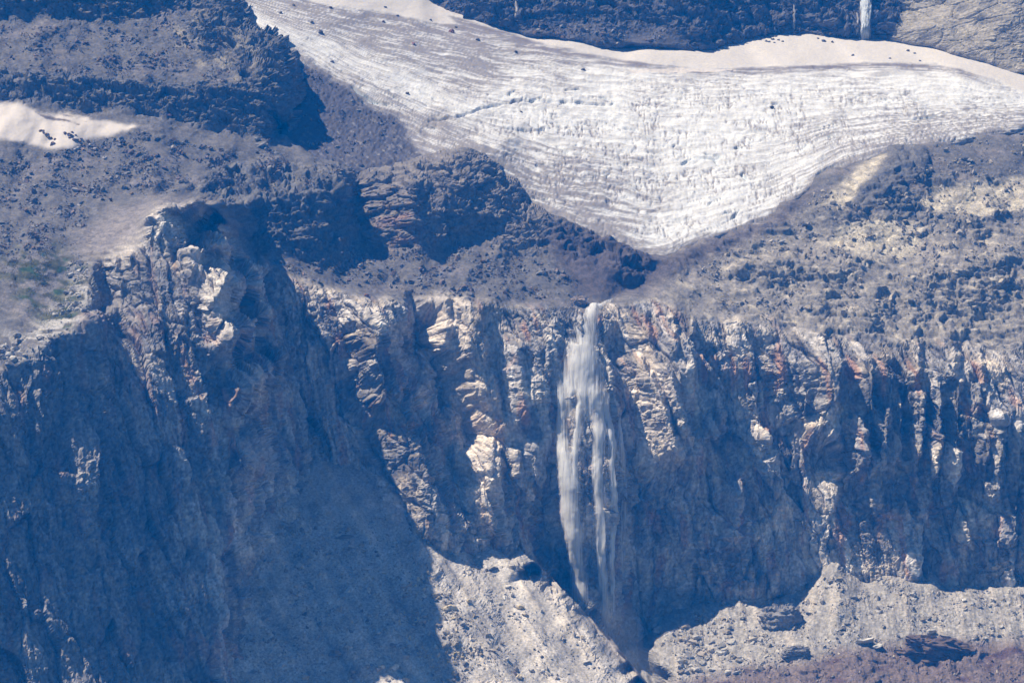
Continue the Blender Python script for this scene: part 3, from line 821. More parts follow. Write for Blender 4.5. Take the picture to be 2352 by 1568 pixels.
take('shoulder_hill', [(1380, 704), (1440, 664), (1480, 642), (1505, 620), (1530, 560), (1560, 300), (2700, 100), (2700, 900), (1380, 900)], M_SCREE, 'tan slabs and rubble of the right shoulder below the ice edge')
take('scree_terrain', None, M_SCREE, 'grey and purple scree bench on the left with small crags')

# ================================================================== the ice
gx, gz = gl.X, gl.Z
gp, gq = GLX, GLY
# foliation: nested arcs that run along both margins and level out in the middle
fo = Sheet(-220, 312, 30, 225, 2.0)


def arc(q, pts):
    for i in range(len(pts) - 1):
        (x0, y0), (x1, y1) = pts[i], pts[i + 1]
        n = max(1, int(abs(x1 - x0) / 90))
        for k in range(n):
            t = k / n
            x = x0 + (x1 - x0) * t; y = y0 + (y1 - y0) * t
            f = 1.1
            fo.pts.append(((x - PXW / 2) * S * f, q, (PXH / 2 - y) * S * f))
    x, y = pts[-1]
    fo.pts.append(((x - PXW / 2) * S * 1.1, q, (PXH / 2 - y) * S * 1.1))


arc(-1.0, [(300, -400), (1000, -260), (1800, -200), (2700, -60)])
arc(0.0, [(330, -120), (530, -20), (1000, 72), (1250, 112), (1500, 152), (1800, 152), (2200, 160), (2352, 215), (2700, 270)])
arc(0.33, [(330, -100), (560, 10), (800, 140), (1100, 225), (1500, 270), (1900, 262), (2352, 240), (2700, 275)])
arc(0.66, [(330, -80), (600, 60), (900, 262), (1200, 400), (1500, 455), (1750, 425), (2000, 322), (2352, 264), (2700, 280)])
arc(1.0, [(330, -40), (640, 320), (830, 400), (1120, 480), (1300, 560), (1500, 620), (1620, 560), (1850, 440), (2050, 350), (2352, 292), (2700, 290)])
arc(1.6, [(300, 600), (1200, 800), (1500, 850), (2000, 700), (2700, 500)])
fo.solve(); fo.Y = blur(fo.Y, 4)
Q = fo.sample(fo.Y, gx, gz)
along = (gp + 0.5 * gq) * S
warpq = 0.035 * fbm(gx / 40, gz / 22, 3, 301)
q = Q + warpq
streak = fbm(along / 26, q * 46, 4, 311, 0.6)
streak2 = fbm(along / 9, q * 110, 3, 321, 0.6)
runnel = fbm(gx / 1.6, gz / 9, 3, 331, 0.6)
cup = fbm(gx / 3.4, gz / 2.2, 4, 341, 0.6)
blobs = fbm(gx / 40, gz / 25, 4, 351)
centre = sstep(900, 1250, gp) * sstep(2300, 1900, gp) * sstep(150, 260, gq)
band = fbm(along / 60, q * 16, 3, 361)
m_sf = np.zeros_like(gx)                                   # snowfield above the dark moraine line
for p in ([(600, -200), (700, -60), (920, 15), (960, 25), (1050, 40), (1150, 68), (1250, 100), (1380, 128), (1500, 146), (1620, 160), (1700, 158), (1800, 150), (2000, 144), (2150, 146), (2200, 158), (2290, 185), (2360, 215), (2600, 300), (2700, -200)],
          [(560, -100), (640, -20), (760, 12), (900, 30), (1010, 55), (1050, 50), (900, -20), (800, -100)]):
    m_sf = np.maximum(m_sf, inside(gp + 9 * fbm(gx / 8, gz / 8, 3, 371), gq + 5 * fbm(gx / 12, gz / 5, 3, 381), p).astype(np.float32))
m_sf = blur(m_sf, 1)
wsf = inside(gp, gq + 4 * fbm(gx / 12, gz / 5, 3, 383), [(1440, 160), (1560, 156), (1700, 162), (1560, 168), (1450, 167)]).astype(np.float32)
# debris: black rubble-covered ice on the left, grit along the margins and the top moraine
deb = blur(inside(gp + 30 * fbm(gx / 16, gz / 16, 4, 391), gq + 22 * fbm(gx / 12, gz / 12, 4, 395), [(560, 60), (650, 120), (720, 160), (820, 220), (930, 285), (960, 330), (990, 380), (800, 420), (600, 340)]).astype(np.float32), 3)
marg = sstep(0.80, 1.02, q) * sstep(1500, 1250, gp) * 0.75 + sstep(0.90, 1.05, q) * sstep(1500, 1600, gp) * 0.55
yb = np.interp(gp, [500, 700, 920, 960, 1050, 1150, 1250, 1380, 1500, 1620, 1700, 1800, 2000, 2150, 2200, 2290, 2360, 2500], [-160, -60, 15, 25, 40, 68, 100, 128, 146, 160, 158, 150, 144, 146, 158, 185, 215, 275])
below = gq - yb + 5 * fbm(gx / 14, gz / 6, 3, 387)
wide = 14 + 50 * sstep(1500, 1000, gp)
top = np.exp(-np.maximum(below, 0) / 9.0) * (below > -2) + 0.55 * np.exp(-(np.maximum(below, 0) / wide) ** 2)
top = top * sstep(2352, 2230, gp)
topL = sstep(0.42, 0.05, q) * sstep(1450, 900, gp)
hc = (1.0 - centre)
rY0 = mn.sample(mn.P[..., 1], np.clip(gx, -311, 325), np.clip(gz, -175, 203))
nearrock = sstep(26, 2, np.abs(rY0 - gl.Y) * (1 + 0.8 * fbm(gx / 4, gz / 4, 3, 399))) * sstep(150, 260, gq)
lft = sstep(1600, 1250, gp) * sstep(0.38, 0.78, q)
rgt = sstep(1650, 2000, gp) * sstep(0.2, 0.5, q)
fineline = sstep(0.045, 0.0, np.abs(fbm(along / 20, q * 30, 3, 397))) * sstep(-0.15, 0.25, blobs + 0.5 * band)
vline = sstep(0.075, 0.0, np.abs(fbm((gx + 1.5 * fbm(gx / 6, gz / 6, 2, 393)) / 3.6, gz / 16, 3, 394))) * centre * sstep(-0.2, 0.2, fbm(gx / 16, gz / 10, 3, 396))
amount = 0.26 + 0.85 * topL + 1.05 * lft + 0.42 * rgt + 0.22 * sstep(-0.2, 0.35, blobs) * hc
st1 = sstep(-0.25, 0.35, streak); st2 = sstep(-0.2, 0.4, streak2)
dirt = amount * (0.15 + 1.05 * st1 + 0.75 * st2)
dirt = dirt + 0.30 * sstep(0.1, 0.5, runnel) * centre * sstep(-0.3, 0.3, blobs) + 0.40 * sstep(0.15, 0.5, cup) * (0.35 + 0.65 * sstep(-0.1, 0.4, band))
dirt = dirt + 0.75 * marg * (0.4 + 1.2 * st1) + top * (0.35 + 0.75 * st1) + nearrock * (0.45 + 0.7 * st2) + 0.55 * fineline + 0.75 * vline
crev = sstep(0.035, 0.0, np.abs(fbm(along / 34, q * 13, 2, 401))) * sstep(0.1, 0.3, fbm(gx / 30, gz / 14, 3, 403)) * sstep(0.1, 0.3, q)
crack = np.zeros_like(gx)
for pl, w in (([(985, 278), (1050, 268), (1120, 245), (1180, 234), (1240, 232), (1330, 236), (1390, 240)], 2.3), ([(1330, 205), (1300, 207)], 2), ([(1160, 292), (1210, 300), (1250, 296)], 2.5)):
    for (x0, y0), (x1, y1) in zip(pl[:-1], pl[1:]):
        vx, vy = x1 - x0, y1 - y0
        t = np.clip(((gp - x0) * vx + (gq - y0) * vy) / (vx * vx + vy * vy), 0, 1)
        dd = np.hypot(gp - x0 - t * vx, gq - y0 - t * vy + 3 * fbm(gx / 5, gz / 5, 2, 407))
        crack = np.maximum(crack, sstep(w * 1.6, w * 0.4, dd))
dirt = np.clip(dirt, 0, 1) * (1 - 0.85 * m_sf)
dstr = fbm((gx - 1.1 * gz) / 9, (gz + 0.75 * gx) / 1.6, 4, 411)
deb = np.clip(deb * 1.25 - 0.9 * sstep(0.12, 0.4, dstr) * sstep(230, 340, gq + 0.25 * (gp - 700)), 0, 1)
G = np.zeros(gx.shape + (3,), np.float32); G[:] = (0.685, 0.70, 0.725)
G = mixc(G, (0.215, 0.195, 0.19), np.clip(dirt, 0, 0.95))
G = mixc(G, (0.42, 0.55, 0.62), 0.5 * crev)
G = mixc(G, (0.15, 0.13, 0.135), np.clip(top * 0.9, 0, 1) * (0.25 + 0.75 * st1) * (1 - m_sf))
sfd = sstep(0.1, 0.5, fbm(along / 30, q * 40, 4, 421)) * sstep(1500, 1000, gp) * 0.5
G = mixc(G, (0.50, 0.475, 0.46), m_sf)
G = mixc(G, (0.575, 0.535, 0.51), wsf * 0.8)
G = mixc(G, (0.36, 0.31, 0.28), m_sf * sfd)
G = mixc(G, (0.075, 0.07, 0.08), deb)
G = G * np.clip(1 + 0.16 * fbm(gx / 1.3, gz / 1.0, 3, 431), 0.6, 1.3)[..., None]
gl.Y = gl.Y - 3.0 * fbm(gx / 60, gz / 40, 3, 441)
fc, fr, fe = facet((gx + 3 * fbm(gx / 6, gz / 6, 2, 453)) / 8, (gz + 2 * fbm(gx / 9, gz / 6, 2, 455)) / 3.0, 451, 1.0)
fs, fr2, fe2 = facet(gx / 1.8, gz / 1.3, 461, 1.0)
cupv = sstep(-0.35, 0.35, fbm(gx / 25, gz / 12, 3, 345))
GD = (0.8 * streak + 0.4 * streak2) * (1 - centre * 0.45) + centre * (0.5 * fc) * cupv * cupv + 0.45 * cup * cupv * cupv + 0.05 * fs + 0.9 * fbm(gx / 9, gz / 5, 3, 347) - 0.6 * vline - 0.7 * fineline - 2.2 * crev - 2.0 * crack * (0.4 + 0.9 * sstep(-0.3, 0.3, fbm(gx / 7, gz / 7, 2, 409)))
GD = GD * (1 - 0.9 * m_sf) * (1 - 0.4 * sstep(250, 120, gq)) + 0.5 * fbm(gx / 14, gz / 8, 4, 471) + deb * (0.5 * fs + 0.5 * cup)
gl.displace(GD)
gfar = (gp < 440) | (gp > 2468) | (gq < -75)
gok = cells(gl.valid & ~gfar)
# leave out ice that would lie deep inside the rock
rY = mn.sample(mn.Y, np.clip(gx, -311, 325), np.clip(gz, -175, 203))
gok &= ~cells(gl.P[..., 1] > rY + 22) | ~cells(gz < 203)
gsf = cellavg(m_sf) > 0.5
o = gl.piece('glacier', gok & ~gsf, M_ICE, G, smooth=True)
tag(o, 'white glacier tongue with arcs of grey grit narrowing to a pointed snout', None, None, 'structure')
o = gl.piece('snowfield', gok & gsf, M_SNOW, G, smooth=True)
tag(o, 'smooth cream snowfield between the glacier and the dark back wall', None, None, 'structure')

# ================================================================== talus fan below the bowl
ta = Sheet(-190, 95, -172, -55, 0.45)
T = ta.line
T([(420, 1230, -80), (460, 1190, -75), (560, 1110, -40), (680, 1070, -6), (800, 1050, 6), (900, 1050, 12), (1000, 1090, 12), (1060, 1170, 4), (1100, 1215, -4), (1180, 1255, -8), (1215, 1275, -10)])
T([(400, 1420, -122), (440, 1330, -112), (480, 1260, -104), (560, 1195, -70), (680, 1178, -44), (800, 1178, -34), (880, 1205, -34), (960, 1240, -36), (1020, 1262, -30), (1090, 1282, -27), (1150, 1292, -33), (1185, 1292, -39), (1215, 1302, -42)], False)
T([(480, 1400, -122), (600, 1380, -98), (750, 1350, -80), (850, 1290, -62), (905, 1240, -44), (935, 1300, -64), (1010, 1305, -50), (1090, 1325, -46), (1160, 1345, -48), (1240, 1335, -48)], False)
T([(905, 1238, -40), (960, 1300, -60), (1050, 1400, -82), (1150, 1500, -102), (1200, 1568, -116)])
T([(870, 1290, -58), (900, 1400, -88), (960, 1480, -102), (1000, 1568, -120)], False)
T([(480, 1568, -142), (700, 1568, -126), (900, 1568, -120), (1000, 1480, -105), (1100, 1450, -92), (1200, 1450, -82), (1290, 1430, -74), (1350, 1520, -98), (1300, 1568, -114)], False)
TS = [(1190, 1270, -36), (1240, 1300, -43), (1285, 1345, -51), (1320, 1390, -60), (1350, 1430, -69), (1400, 1490, -85), (1440, 1530, -96), (1480, 1568, -106), (1560, 1640, -130)]
T(TS)
T([(1440, 1566, -113), (1400, 1535, -104), (1360, 1490, -91), (1500, 1625, -128), (1450, 1640, -138), (1320, 1450, -78), (1270, 1380, -62)], False)
T([(x + 34, y + 26, d + 46) for x, y, d in TS], False)
T([(380, 1720, -190), (700, 1720, -195), (1000, 1720, -195), (1400, 1720, -170), (1600, 1720, -155)])
ta.solve(); ta.warp(2.5, 14, 1.2, 4.5, 23); ta.Y = blur(ta.Y, 3); ta.pix()
tX, tZ = ta.X, ta.Z
rill = fbm((tX + 0.75 * tZ) / 7, (tZ - 0.75 * tX) / 60, 4, 501)
tf, trr, te = facet(tX / 3.2, tZ / 2.4, 511, 1.1)
ts, trs, tes = facet(tX / 1.3, tZ / 1.0, 521, 1.1)
coarse = sstep(-0.05, 0.3, fbm((tX + 0.75 * tZ) / 16, (tZ - 0.75 * tX) / 60, 3, 531))
rib = blur(inside(ta.px, ta.py, [(1140, 1285), (1190, 1275), (1285, 1345), (1330, 1400), (1290, 1400), (1200, 1330)]).astype(np.float32), 3)
chute = fbm((tX + 0.75 * tZ) / 15, (tZ - 0.75 * tX) / 90, 3, 545)
TD = 2.0 * chute + 1.9 * rill + 0.9 * fbm(tX / 6, tZ / 6, 4, 541) + (0.8 * tf * sstep(0.55, 0.9, trr) + 0.35 * ts) * (0.12 + 0.88 * coarse) + rib * (1.2 * tf)
ta.displace(TD)
TA = np.zeros(tX.shape + (3,), np.float32); TA[:] = (0.42, 0.395, 0.375)
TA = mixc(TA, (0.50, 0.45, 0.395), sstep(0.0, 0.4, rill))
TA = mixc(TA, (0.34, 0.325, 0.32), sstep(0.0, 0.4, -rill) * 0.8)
TA = mixc(TA, (0.30, 0.285, 0.275), sstep(0.4, 0.9, trs) * 0.5)
TA = TA * (1 + 0.55 * chute + 0.5 * fbm(tX / 9, tZ / 7, 3, 547))[..., None]
TA = TA * np.clip(1 + 0.35 * fbm(tX / 1.5, tZ / 1.2, 3, 551) + 0.3 * (trs - 0.5), 0.5, 1.6)[..., None]
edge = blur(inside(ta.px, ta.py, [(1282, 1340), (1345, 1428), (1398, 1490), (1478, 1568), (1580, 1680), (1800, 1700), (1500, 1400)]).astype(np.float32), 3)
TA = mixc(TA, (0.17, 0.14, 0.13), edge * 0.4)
tfar = (ta.px < 300) | (ta.py > 1640)
tok = cells(ta.valid & ~tfar)
mY = mn.sample(mn.Y, tX, tZ)
tok &= ~cells(ta.P[..., 1] > mY + 14)
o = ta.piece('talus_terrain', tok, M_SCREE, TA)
tag(o, 'fan of pale broken talus below the bowl, half of it in shade', None, None, 'structure')

# ================================================================== rubble mounds under the right cliff
mo = Sheet(55, 292, -176, -100, 0.45)
T = mo.line
MT = [(1490, 1490, -34), (1515, 1450, -24), (1550, 1410, -16), (1600, 1392, -12), (1650, 1384, -12), (1780, 1372, -13), (1850, 1352, -14), (1882, 1320, -18), (1915, 1292, -24), (1945, 1312, -22), (1980, 1346, -20), (2025, 1322, -26), (2060, 1334, -24), (2120, 1340, -24), (2200, 1346, -24), (2352, 1352, -26), (2490, 1356, -28)]
T(MT)
T([(x, y - 24, d + 34) for x, y, d in MT])
T([(1530, 1440, -30), (1700, 1430, -34), (1870, 1430, -50), (2100, 1420, -52), (2250, 1420, -53), (2490, 1420, -55), (1780, 1400, -30), (2030, 1400, -46)], False)
T([(1915, 1302, -22), (1920, 1380, -46), (1930, 1450, -66)])
T([(1890, 1390, -42), (1975, 1420, -52), (1960, 1380, -40)], False)
T([(1510, 1500, -50), (1650, 1500, -60), (1850, 1500, -76), (2100, 1490, -77), (2352, 1490, -80), (2490, 1490, -80)], False)
T([(1545, 1562, -74), (1600, 1560, -82), (1800, 1568, -100), (2100, 1568, -104), (2490, 1568, -108)], False)
T([(1500, 1720, -150), (2000, 1720, -165), (2490, 1720, -170)])
T([(1494, 1500, -40), (1502, 1530, -54), (1545, 1565, -74), (1570, 1620, -95)])
T([(1462, 1470, 14), (1474, 1500, 4), (1482, 1540, -10), (1520, 1600, -35), (1490, 1720, -80)])
mo.solve(); mo.warp(2.5, 14, 1.2, 4.5, 33); mo.Y = blur(mo.Y, 3); mo.pix()
oX, oZ = mo.X, mo.Z
of, orr, oe = facet(oX / 3.4, oZ / 2.2, 611, 1.1)
osm, ors, oes = facet(oX / 1.4, oZ / 1.0, 621, 1.1)
obig, orb, oeb = facet(oX / 9, oZ / 5, 625, 1.0)
fan = fbm(oX / 5, oZ / 22, 4, 631)
brown = blur(inside(mo.px, mo.py + 14 * fbm(oX / 10, oZ / 10, 3, 641), [(1500, 1590), (1620, 1550), (1850, 1515), (2000, 1480), (2150, 1470), (2352, 1470), (2600, 1460), (2600, 1800), (1500, 1800)]).astype(np.float32), 4)
mco = sstep(-0.1, 0.3, fbm(oX / 14, oZ / 8, 3, 657))
MD = 1.1 * fan + 0.9 * fbm(oX / 10, oZ / 8, 4, 651) + (0.6 * of * sstep(0.5, 0.9, orr) + 0.3 * osm) * (0.2 + 0.8 * mco) + brown * (2.2 * fbm(oX / 12, oZ / 5, 3, 655) + 0.9 * obig)
mo.displace(MD)
MA = np.zeros(oX.shape + (3,), np.float32); MA[:] = (0.265, 0.25, 0.235)
MA = mixc(MA, (0.37, 0.335, 0.30), sstep(0.0, 0.4, fan))
MA = mixc(MA, (0.34, 0.325, 0.305), sstep(0.5, 0.95, ors) * 0.55)
MA = mixc(MA, (0.125, 0.088, 0.078), brown * 0.85)
MA = mixc(MA, (0.075, 0.045, 0.05), brown * sstep(0.1, 0.35, fbm(oX / 18, oZ / 4, 4, 661)) * 0.85)
MA = MA * np.clip(1 + 0.35 * fbm(oX / 1.5, oZ / 1.2, 3, 671) + 0.35 * (ors - 0.5), 0.5, 1.6)[..., None]
mok = cells(mo.valid & ~((mo.px > 2468) | (mo.py > 1660)))
mY = mn.sample(mn.Y, oX, oZ)
mok &= ~cells(mo.P[..., 1] > mY + 12)
o = mo.piece('rubble_terrain', mok, M_SCREE, MA)
tag(o, 'mounds of grey rubble and brown silt under the right cliff', None, None, 'structure')
#@@DETAILS
# ================================================================== front surface as seen from the valley: where to set things down
SHEETS = [mn, gl, ta, mo]
BIN = 2.0
BW, BH = int(PXW / BIN), int(PXH / BIN)
POS = np.full((BH, BW, 3), np.nan, np.float32)
NOR = np.zeros((BH, BW, 3), np.float32)
SID = np.full((BH, BW), -1, np.int8)
_best = np.full((BH, BW), 1e9, np.float32)
for k, sh in enumerate(SHEETS):
    v = sh.valid.copy()
    v &= ~far if sh is mn else True
    v &= ~gfar if sh is gl else True
    P = sh.P[v]
    N = sh.normals(blur(sh.Y, 3))[v]
    qx, qy = PIX(P[:, 0], P[:, 1], P[:, 2])
    i = (qx / BIN).astype(int); j = (qy / BIN).astype(int)
    m = (i >= 0) & (i < BW) & (j >= 0) & (j < BH)
    i, j, P, N = i[m], j[m], P[m], N[m]
    o_ = np.argsort(-P[:, 1])
    i, j, P, N = i[o_], j[o_], P[o_], N[o_]
    lay = np.full((BH, BW), 1e9, np.float32); lay[j, i] = P[:, 1]
    lp = np.zeros((BH, BW, 3), np.float32); lp[j, i] = P
    ln = np.zeros((BH, BW, 3), np.float32); ln[j, i] = N
    b = lay < _best
    POS[b] = lp[b]; NOR[b] = ln[b]; SID[b] = k; _best[b] = lay[b]
BX, BY = np.meshgrid((np.arange(BW) + 0.5) * BIN, (np.arange(BH) + 0.5) * BIN)


def surf(px, py):
    i = min(max(int(px / BIN), 0), BW - 1); j = min(max(int(py / BIN), 0), BH - 1)
    for r in range(0, 6):
        w = POS[max(j - r, 0):j + r + 1, max(i - r, 0):i + r + 1].reshape(-1, 3)
        w = w[~np.isnan(w[:, 0])]
        if len(w):
            return w[np.argmin(w[:, 1])]
    return np.array(W(px, py, 0))


# ================================================================== falling water
def veil_material(name, tint, scale):
    """white water torn into threads, bluish where it thins"""
    t = NT(name)
    out = t.n('ShaderNodeOutputMaterial')
    at = t.n('ShaderNodeAttribute', attribute_name='dens')
    tc = t.n('ShaderNodeTexCoord')
    mp = t.n('ShaderNodeMapping'); mp.inputs['Scale'].default_value = (scale * 2.0, scale * 0.3, scale * 0.07)
    t.l(tc.outputs['Object'], mp.inputs['Vector'])
    n1 = t.n('ShaderNodeTexNoise'); n1.inputs['Scale'].default_value = 1.0; n1.inputs['Detail'].default_value = 5; n1.inputs['Roughness'].default_value = 0.6
    n1.inputs['Distortion'].default_value = 0.6
    t.l(mp.outputs[0], n1.inputs['Vector'])
    # alpha = smoothstep of density against the thread noise
    a1 = t.n('ShaderNodeMath', operation='MULTIPLY_ADD'); a1.inputs[1].default_value = 2.3; a1.inputs[2].default_value = -1.15
    t.l(n1.outputs['Fac'], a1.inputs[0])
    a2 = t.n('ShaderNodeMath', operation='MULTIPLY_ADD'); a2.inputs[1].default_value = 1.12; a2.inputs[2].default_value = 0.04
    t.l(at.outputs['Fac'], a2.inputs[0])
    a3 = t.n('ShaderNodeMath', operation='ADD', use_clamp=True)
    sc = t.n('ShaderNodeMath', operation='MULTIPLY'); sc.inputs[1].default_value = 1.15
    t.l(a1.outputs[0], sc.inputs[0])
    t.l(a2.outputs[0], a3.inputs[0]); t.l(sc.outputs[0], a3.inputs[1])
    a4 = t.n('ShaderNodeMath', operation='MULTIPLY', use_clamp=True)
    a5 = t.n('ShaderNodeMath', operation='MULTIPLY', use_clamp=True); a5.inputs[1].default_value = 5.0
    t.l(at.outputs['Fac'], a5.inputs[0]); t.l(a3.outputs[0], a4.inputs[0]); t.l(a5.outputs[0], a4.inputs[1])
    df = t.n('ShaderNodeBsdfDiffuse'); df.inputs['Color'].default_value = (*tint, 1)
    tl = t.n('ShaderNodeBsdfTranslucent'); tl.inputs['Color'].default_value = (*tint, 1)
    bp = t.n('ShaderNodeBump'); bp.inputs['Strength'].default_value = 0.5; bp.inputs['Distance'].default_value = 0.8
    t.l(n1.outputs['Fac'], bp.inputs['Height']); t.l(bp.outputs[0], df.inputs['Normal']); t.l(bp.outputs[0], tl.inputs['Normal'])
    mx = t.n('ShaderNodeMixShader'); mx.inputs[0].default_value = 0.45
    t.l(df.outputs[0], mx.inputs[1]); t.l(tl.outputs[0], mx.inputs[2])
    tr = t.n('ShaderNodeBsdfTransparent')
    mm = t.n('ShaderNodeMixShader')
    t.l(a4.outputs[0], mm.inputs[0]); t.l(tr.outputs[0], mm.inputs[1]); t.l(mx.outputs[0], mm.inputs[2])
    t.l(mm.outputs[0], out.inputs['Surface'])
    return t.m


M_WATER = veil_material('white_water', (0.95, 0.955, 0.97), 0.55)
M_WATER2 = veil_material('white_water_far', (0.80, 0.74, 0.68), 0.9)


def water(name, strands, gaps, box, off, mat, parent, step=0.4, seed=800, swell=0.9, drops=0):
    """a curtain of water hung in front of the rock; strands: lists of (px, py, half width, strength)"""
    x0, x1, y0, y1, Yg = box
    (ax, _, az), (bx, _, bz) = W(x0, y1, Yg), W(x1, y0, Yg)
    sh = Sheet(ax, bx, az, bz, step)
    Yr = mn.sample(mn.P[..., 1], sh.X, sh.Z)
    for _ in range(2):
        Yr = np.minimum(blur(Yr, 4), Yr)
    Yr = blur(Yr, 5)
    sh.Y = Yr - off
    sh.valid = np.ones(sh.X.shape, bool)
    sh.pix()
    qx = sh.px + 5 * fbm(sh.X / 5, sh.Z / 9, 3, seed) + 2 * fbm(sh.X / 1.6, sh.Z / 4, 2, seed + 3)
    qy = sh.py

    def dens(lines):
        d = np.zeros_like(sh.Y)
        for ln in lines:
            ys = [c[1] for c in ln]
            cx = np.interp(qy, ys, [c[0] for c in ln]); w = np.interp(qy, ys, [c[2] for c in ln]); s = np.interp(qy, ys, [c[3] for c in ln])
            e = np.clip((qy - ys[0] + 3) / 6, 0, 1) * np.clip((ys[-1] + 3 - qy) / 6, 0, 1)
            d = np.maximum(d, s * e * sstep(1.3, 0.15, np.abs(qx - cx) / w))
        return d
    d = dens(strands)
    if gaps:
        d = d * (1 - dens(gaps))
    th = fbm(sh.X / 0.9, sh.Z / 14, 3, seed + 7)
    lumps = fbm(sh.X / 3.0, sh.Z / 7, 4, seed + 9)
    sh.displace(0.12 * swell * th + 0.40 * swell * lumps + 1.7 * d, 3)
    sel = cellmax(d) > 0.02
    o = sh.piece(name, sel, mat, np.ones(sh.X.shape + (3,), np.float32) * 0.8, smooth=True, extra={'dens': d})
    o.parent = parent
    if drops:
        # torn water: spindles of foam riding on the curtain
        jj, ii = np.nonzero(d > 0.55)
        pr = d[jj, ii] ** 1.6; pr /= pr.sum()
        k = np.random.default_rng(seed).choice(len(jj), size=drops, p=pr)
        r2 = np.random.default_rng(seed + 1)
        C = sh.P[jj[k], ii[k]] + np.stack([r2.uniform(-.3, .3, drops), r2.uniform(-1.0, 0.2, drops), r2.uniform(-.3, .3, drops)], -1)
        wd = r2.uniform(.06, .15, drops) * (0.5 + d[jj[k], ii[k]]); ln = wd * r2.uniform(12.0, 26.0, drops)
        ti = r2.normal(0, .05, drops)
        base = np.array([(1, 0, .2), (0, 1, 0), (-1, 0, -.1), (0, -1, .1), (0, 0, 1), (0, 0, -1.3)], np.float32)
        V = np.empty((drops, 6, 3), np.float32)
        V[..., 0] = C[:, None, 0] + base[None, :, 0] * wd[:, None] + base[None, :, 2] * (ln * ti)[:, None]
        V[..., 1] = C[:, None, 1] + base[None, :, 1] * wd[:, None]
        V[..., 2] = C[:, None, 2] + base[None, :, 2] * ln[:, None]
        t6 = np.array([(0, 1, 4), (1, 2, 4), (2, 3, 4), (3, 0, 4), (1, 0, 5), (2, 1, 5), (3, 2, 5), (0, 3, 5)], np.int32)
        F = (t6[None] + 6 * np.arange(drops, dtype=np.int32)[:, None, None]).reshape(-1, 3)
        f = mesh_obj('foam', V.reshape(-1, 3), F, M_FOAM, parent or o, smooth=True)
        f['kind'] = 'stuff'
    return o


def foam_material():
    t = NT('foam')
    out = t.n('ShaderNodeOutputMaterial')
    tc = t.n('ShaderNodeTexCoord')
    n1 = t.n('ShaderNodeTexNoise'); n1.inputs['Scale'].default_value = 0.4
    t.l(tc.outputs['Object'], n1.inputs['Vector'])
    cr = t.n('ShaderNodeMixRGB'); cr.inputs[1].default_value = (0.78, 0.83, 0.90, 1); cr.inputs[2].default_value = (0.88, 0.92, 0.97, 1)
    t.l(n1.outputs['Fac'], cr.inputs[0])
    df = t.n('ShaderNodeBsdfDiffuse'); tl = t.n('ShaderNodeBsdfTranslucent')
    t.l(cr.outputs[0], df.inputs['Color']); t.l(cr.outputs[0], tl.inputs['Color'])
    mx = t.n('ShaderNodeMixShader'); mx.inputs[0].default_value = 0.5
    t.l(df.outputs[0], mx.inputs[1]); t.l(tl.outputs[0], mx.inputs[2]); t.l(mx.outputs[0], out.inputs['Surface'])
    return t.m


M_FOAM = foam_material()


def Zm(pts):
    """points read off the enlarged view of the fall"""
    pts = list(pts)
    if pts[0][1] > 200:                       # a strand thickens out of the curtain above it
        a, b, w, s = pts[0]
        pts = [(a, b - 110, w * 0.8, 0.0)] + pts
    return [((1250 + a / 1.6215) * 0.9408, (700 + b / 1.6215) * 0.9408, w / 1.6215 * 0.9408, s) for a, b, w, s in pts]


wf = bpy.data.objects.new('waterfall', None); COL.objects.link(wf)
wf.location = Vector(W(1400, 1470, 0))
tag(wf, 'tall white waterfall dropping from the cliff lip into the shaded gorge', 'waterfall')
BOX = (1230, 1500, 640, 1500, 5)
main_fall = [[(326, 70, 26, 1), (318, 105, 32, .95), (300, 140, 40, .62), (285, 190, 58, .62), (278, 235, 66, .92), (278, 300, 80, 1.0), (275, 360, 88, 1.0), (270, 420, 94, .95), (268, 480, 98, .6), (262, 540, 100, .16), (262, 620, 104, .04)]]
left_s = [[(195, 460, 22, .9), (195, 560, 24, 1), (197, 640, 28, .95), (215, 720, 38, .9), (228, 800, 38, .95), (228, 880, 40, 1), (238, 950, 40, 1), (250, 1000, 34, .92), (255, 1080, 32, .95), (262, 1160, 32, .9), (275, 1240, 34, .78), (300, 1320, 36, .6), (340, 1400, 42, .42)],
          [(262, 470, 16, .9), (258, 560, 16, .9), (252, 640, 17, .9), (250, 720, 15, .6), (245, 800, 10, .4)]]
right_s = [[(330, 460, 28, .9), (345, 540, 30, .95), (345, 600, 26, 1), (340, 680, 24, 1), (342, 760, 22, 1), (345, 840, 22, 1), (348, 900, 19, .92), (350, 960, 18, .82), (352, 1040, 18, .95), (358, 1120, 18, .9), (365, 1200, 19, .82), (372, 1280, 20, .7), (378, 1360, 24, .55), (390, 1420, 30, .42)],
           [(370, 490, 18, .8), (392, 580, 15, .85), (395, 640, 15, .9), (392, 700, 13, .9), (400, 780, 13, .95), (404, 840, 13, 1), (402, 900, 12, 1), (396, 980, 10, 1), (393, 1050, 9, .95), (396, 1130, 9, .8), (398, 1220, 7, .8), (399, 1290, 4, .5)],
           [(425, 545, 6, .6), (432, 620, 10, .7), (435, 680, 14, .6), (440, 740, 14, .5), (445, 820, 14, .4), (440, 920, 18, .3), (440, 1040, 22, .22), (440, 1180, 24, .16)]]
veil_s = [[(300, 560, 110, .03), (310, 640, 128, .05), (320, 760, 135, .06), (320, 900, 120, .065), (330, 1050, 105, .07), (340, 1200, 95, .075), (350, 1300, 75, .075), (365, 1400, 60, .07)]]
gap_s = [[(232, 175, 16, .55), (250, 205, 18, .7), (258, 232, 14, .5)], [(250, 410, 8, .3), (252, 450, 17, .95), (245, 500, 18, .95), (238, 560, 16, .9), (240, 610, 10, .4)],
         [(305, 500, 10, .5), (305, 540, 26, .75), (300, 600, 28, .8)]]
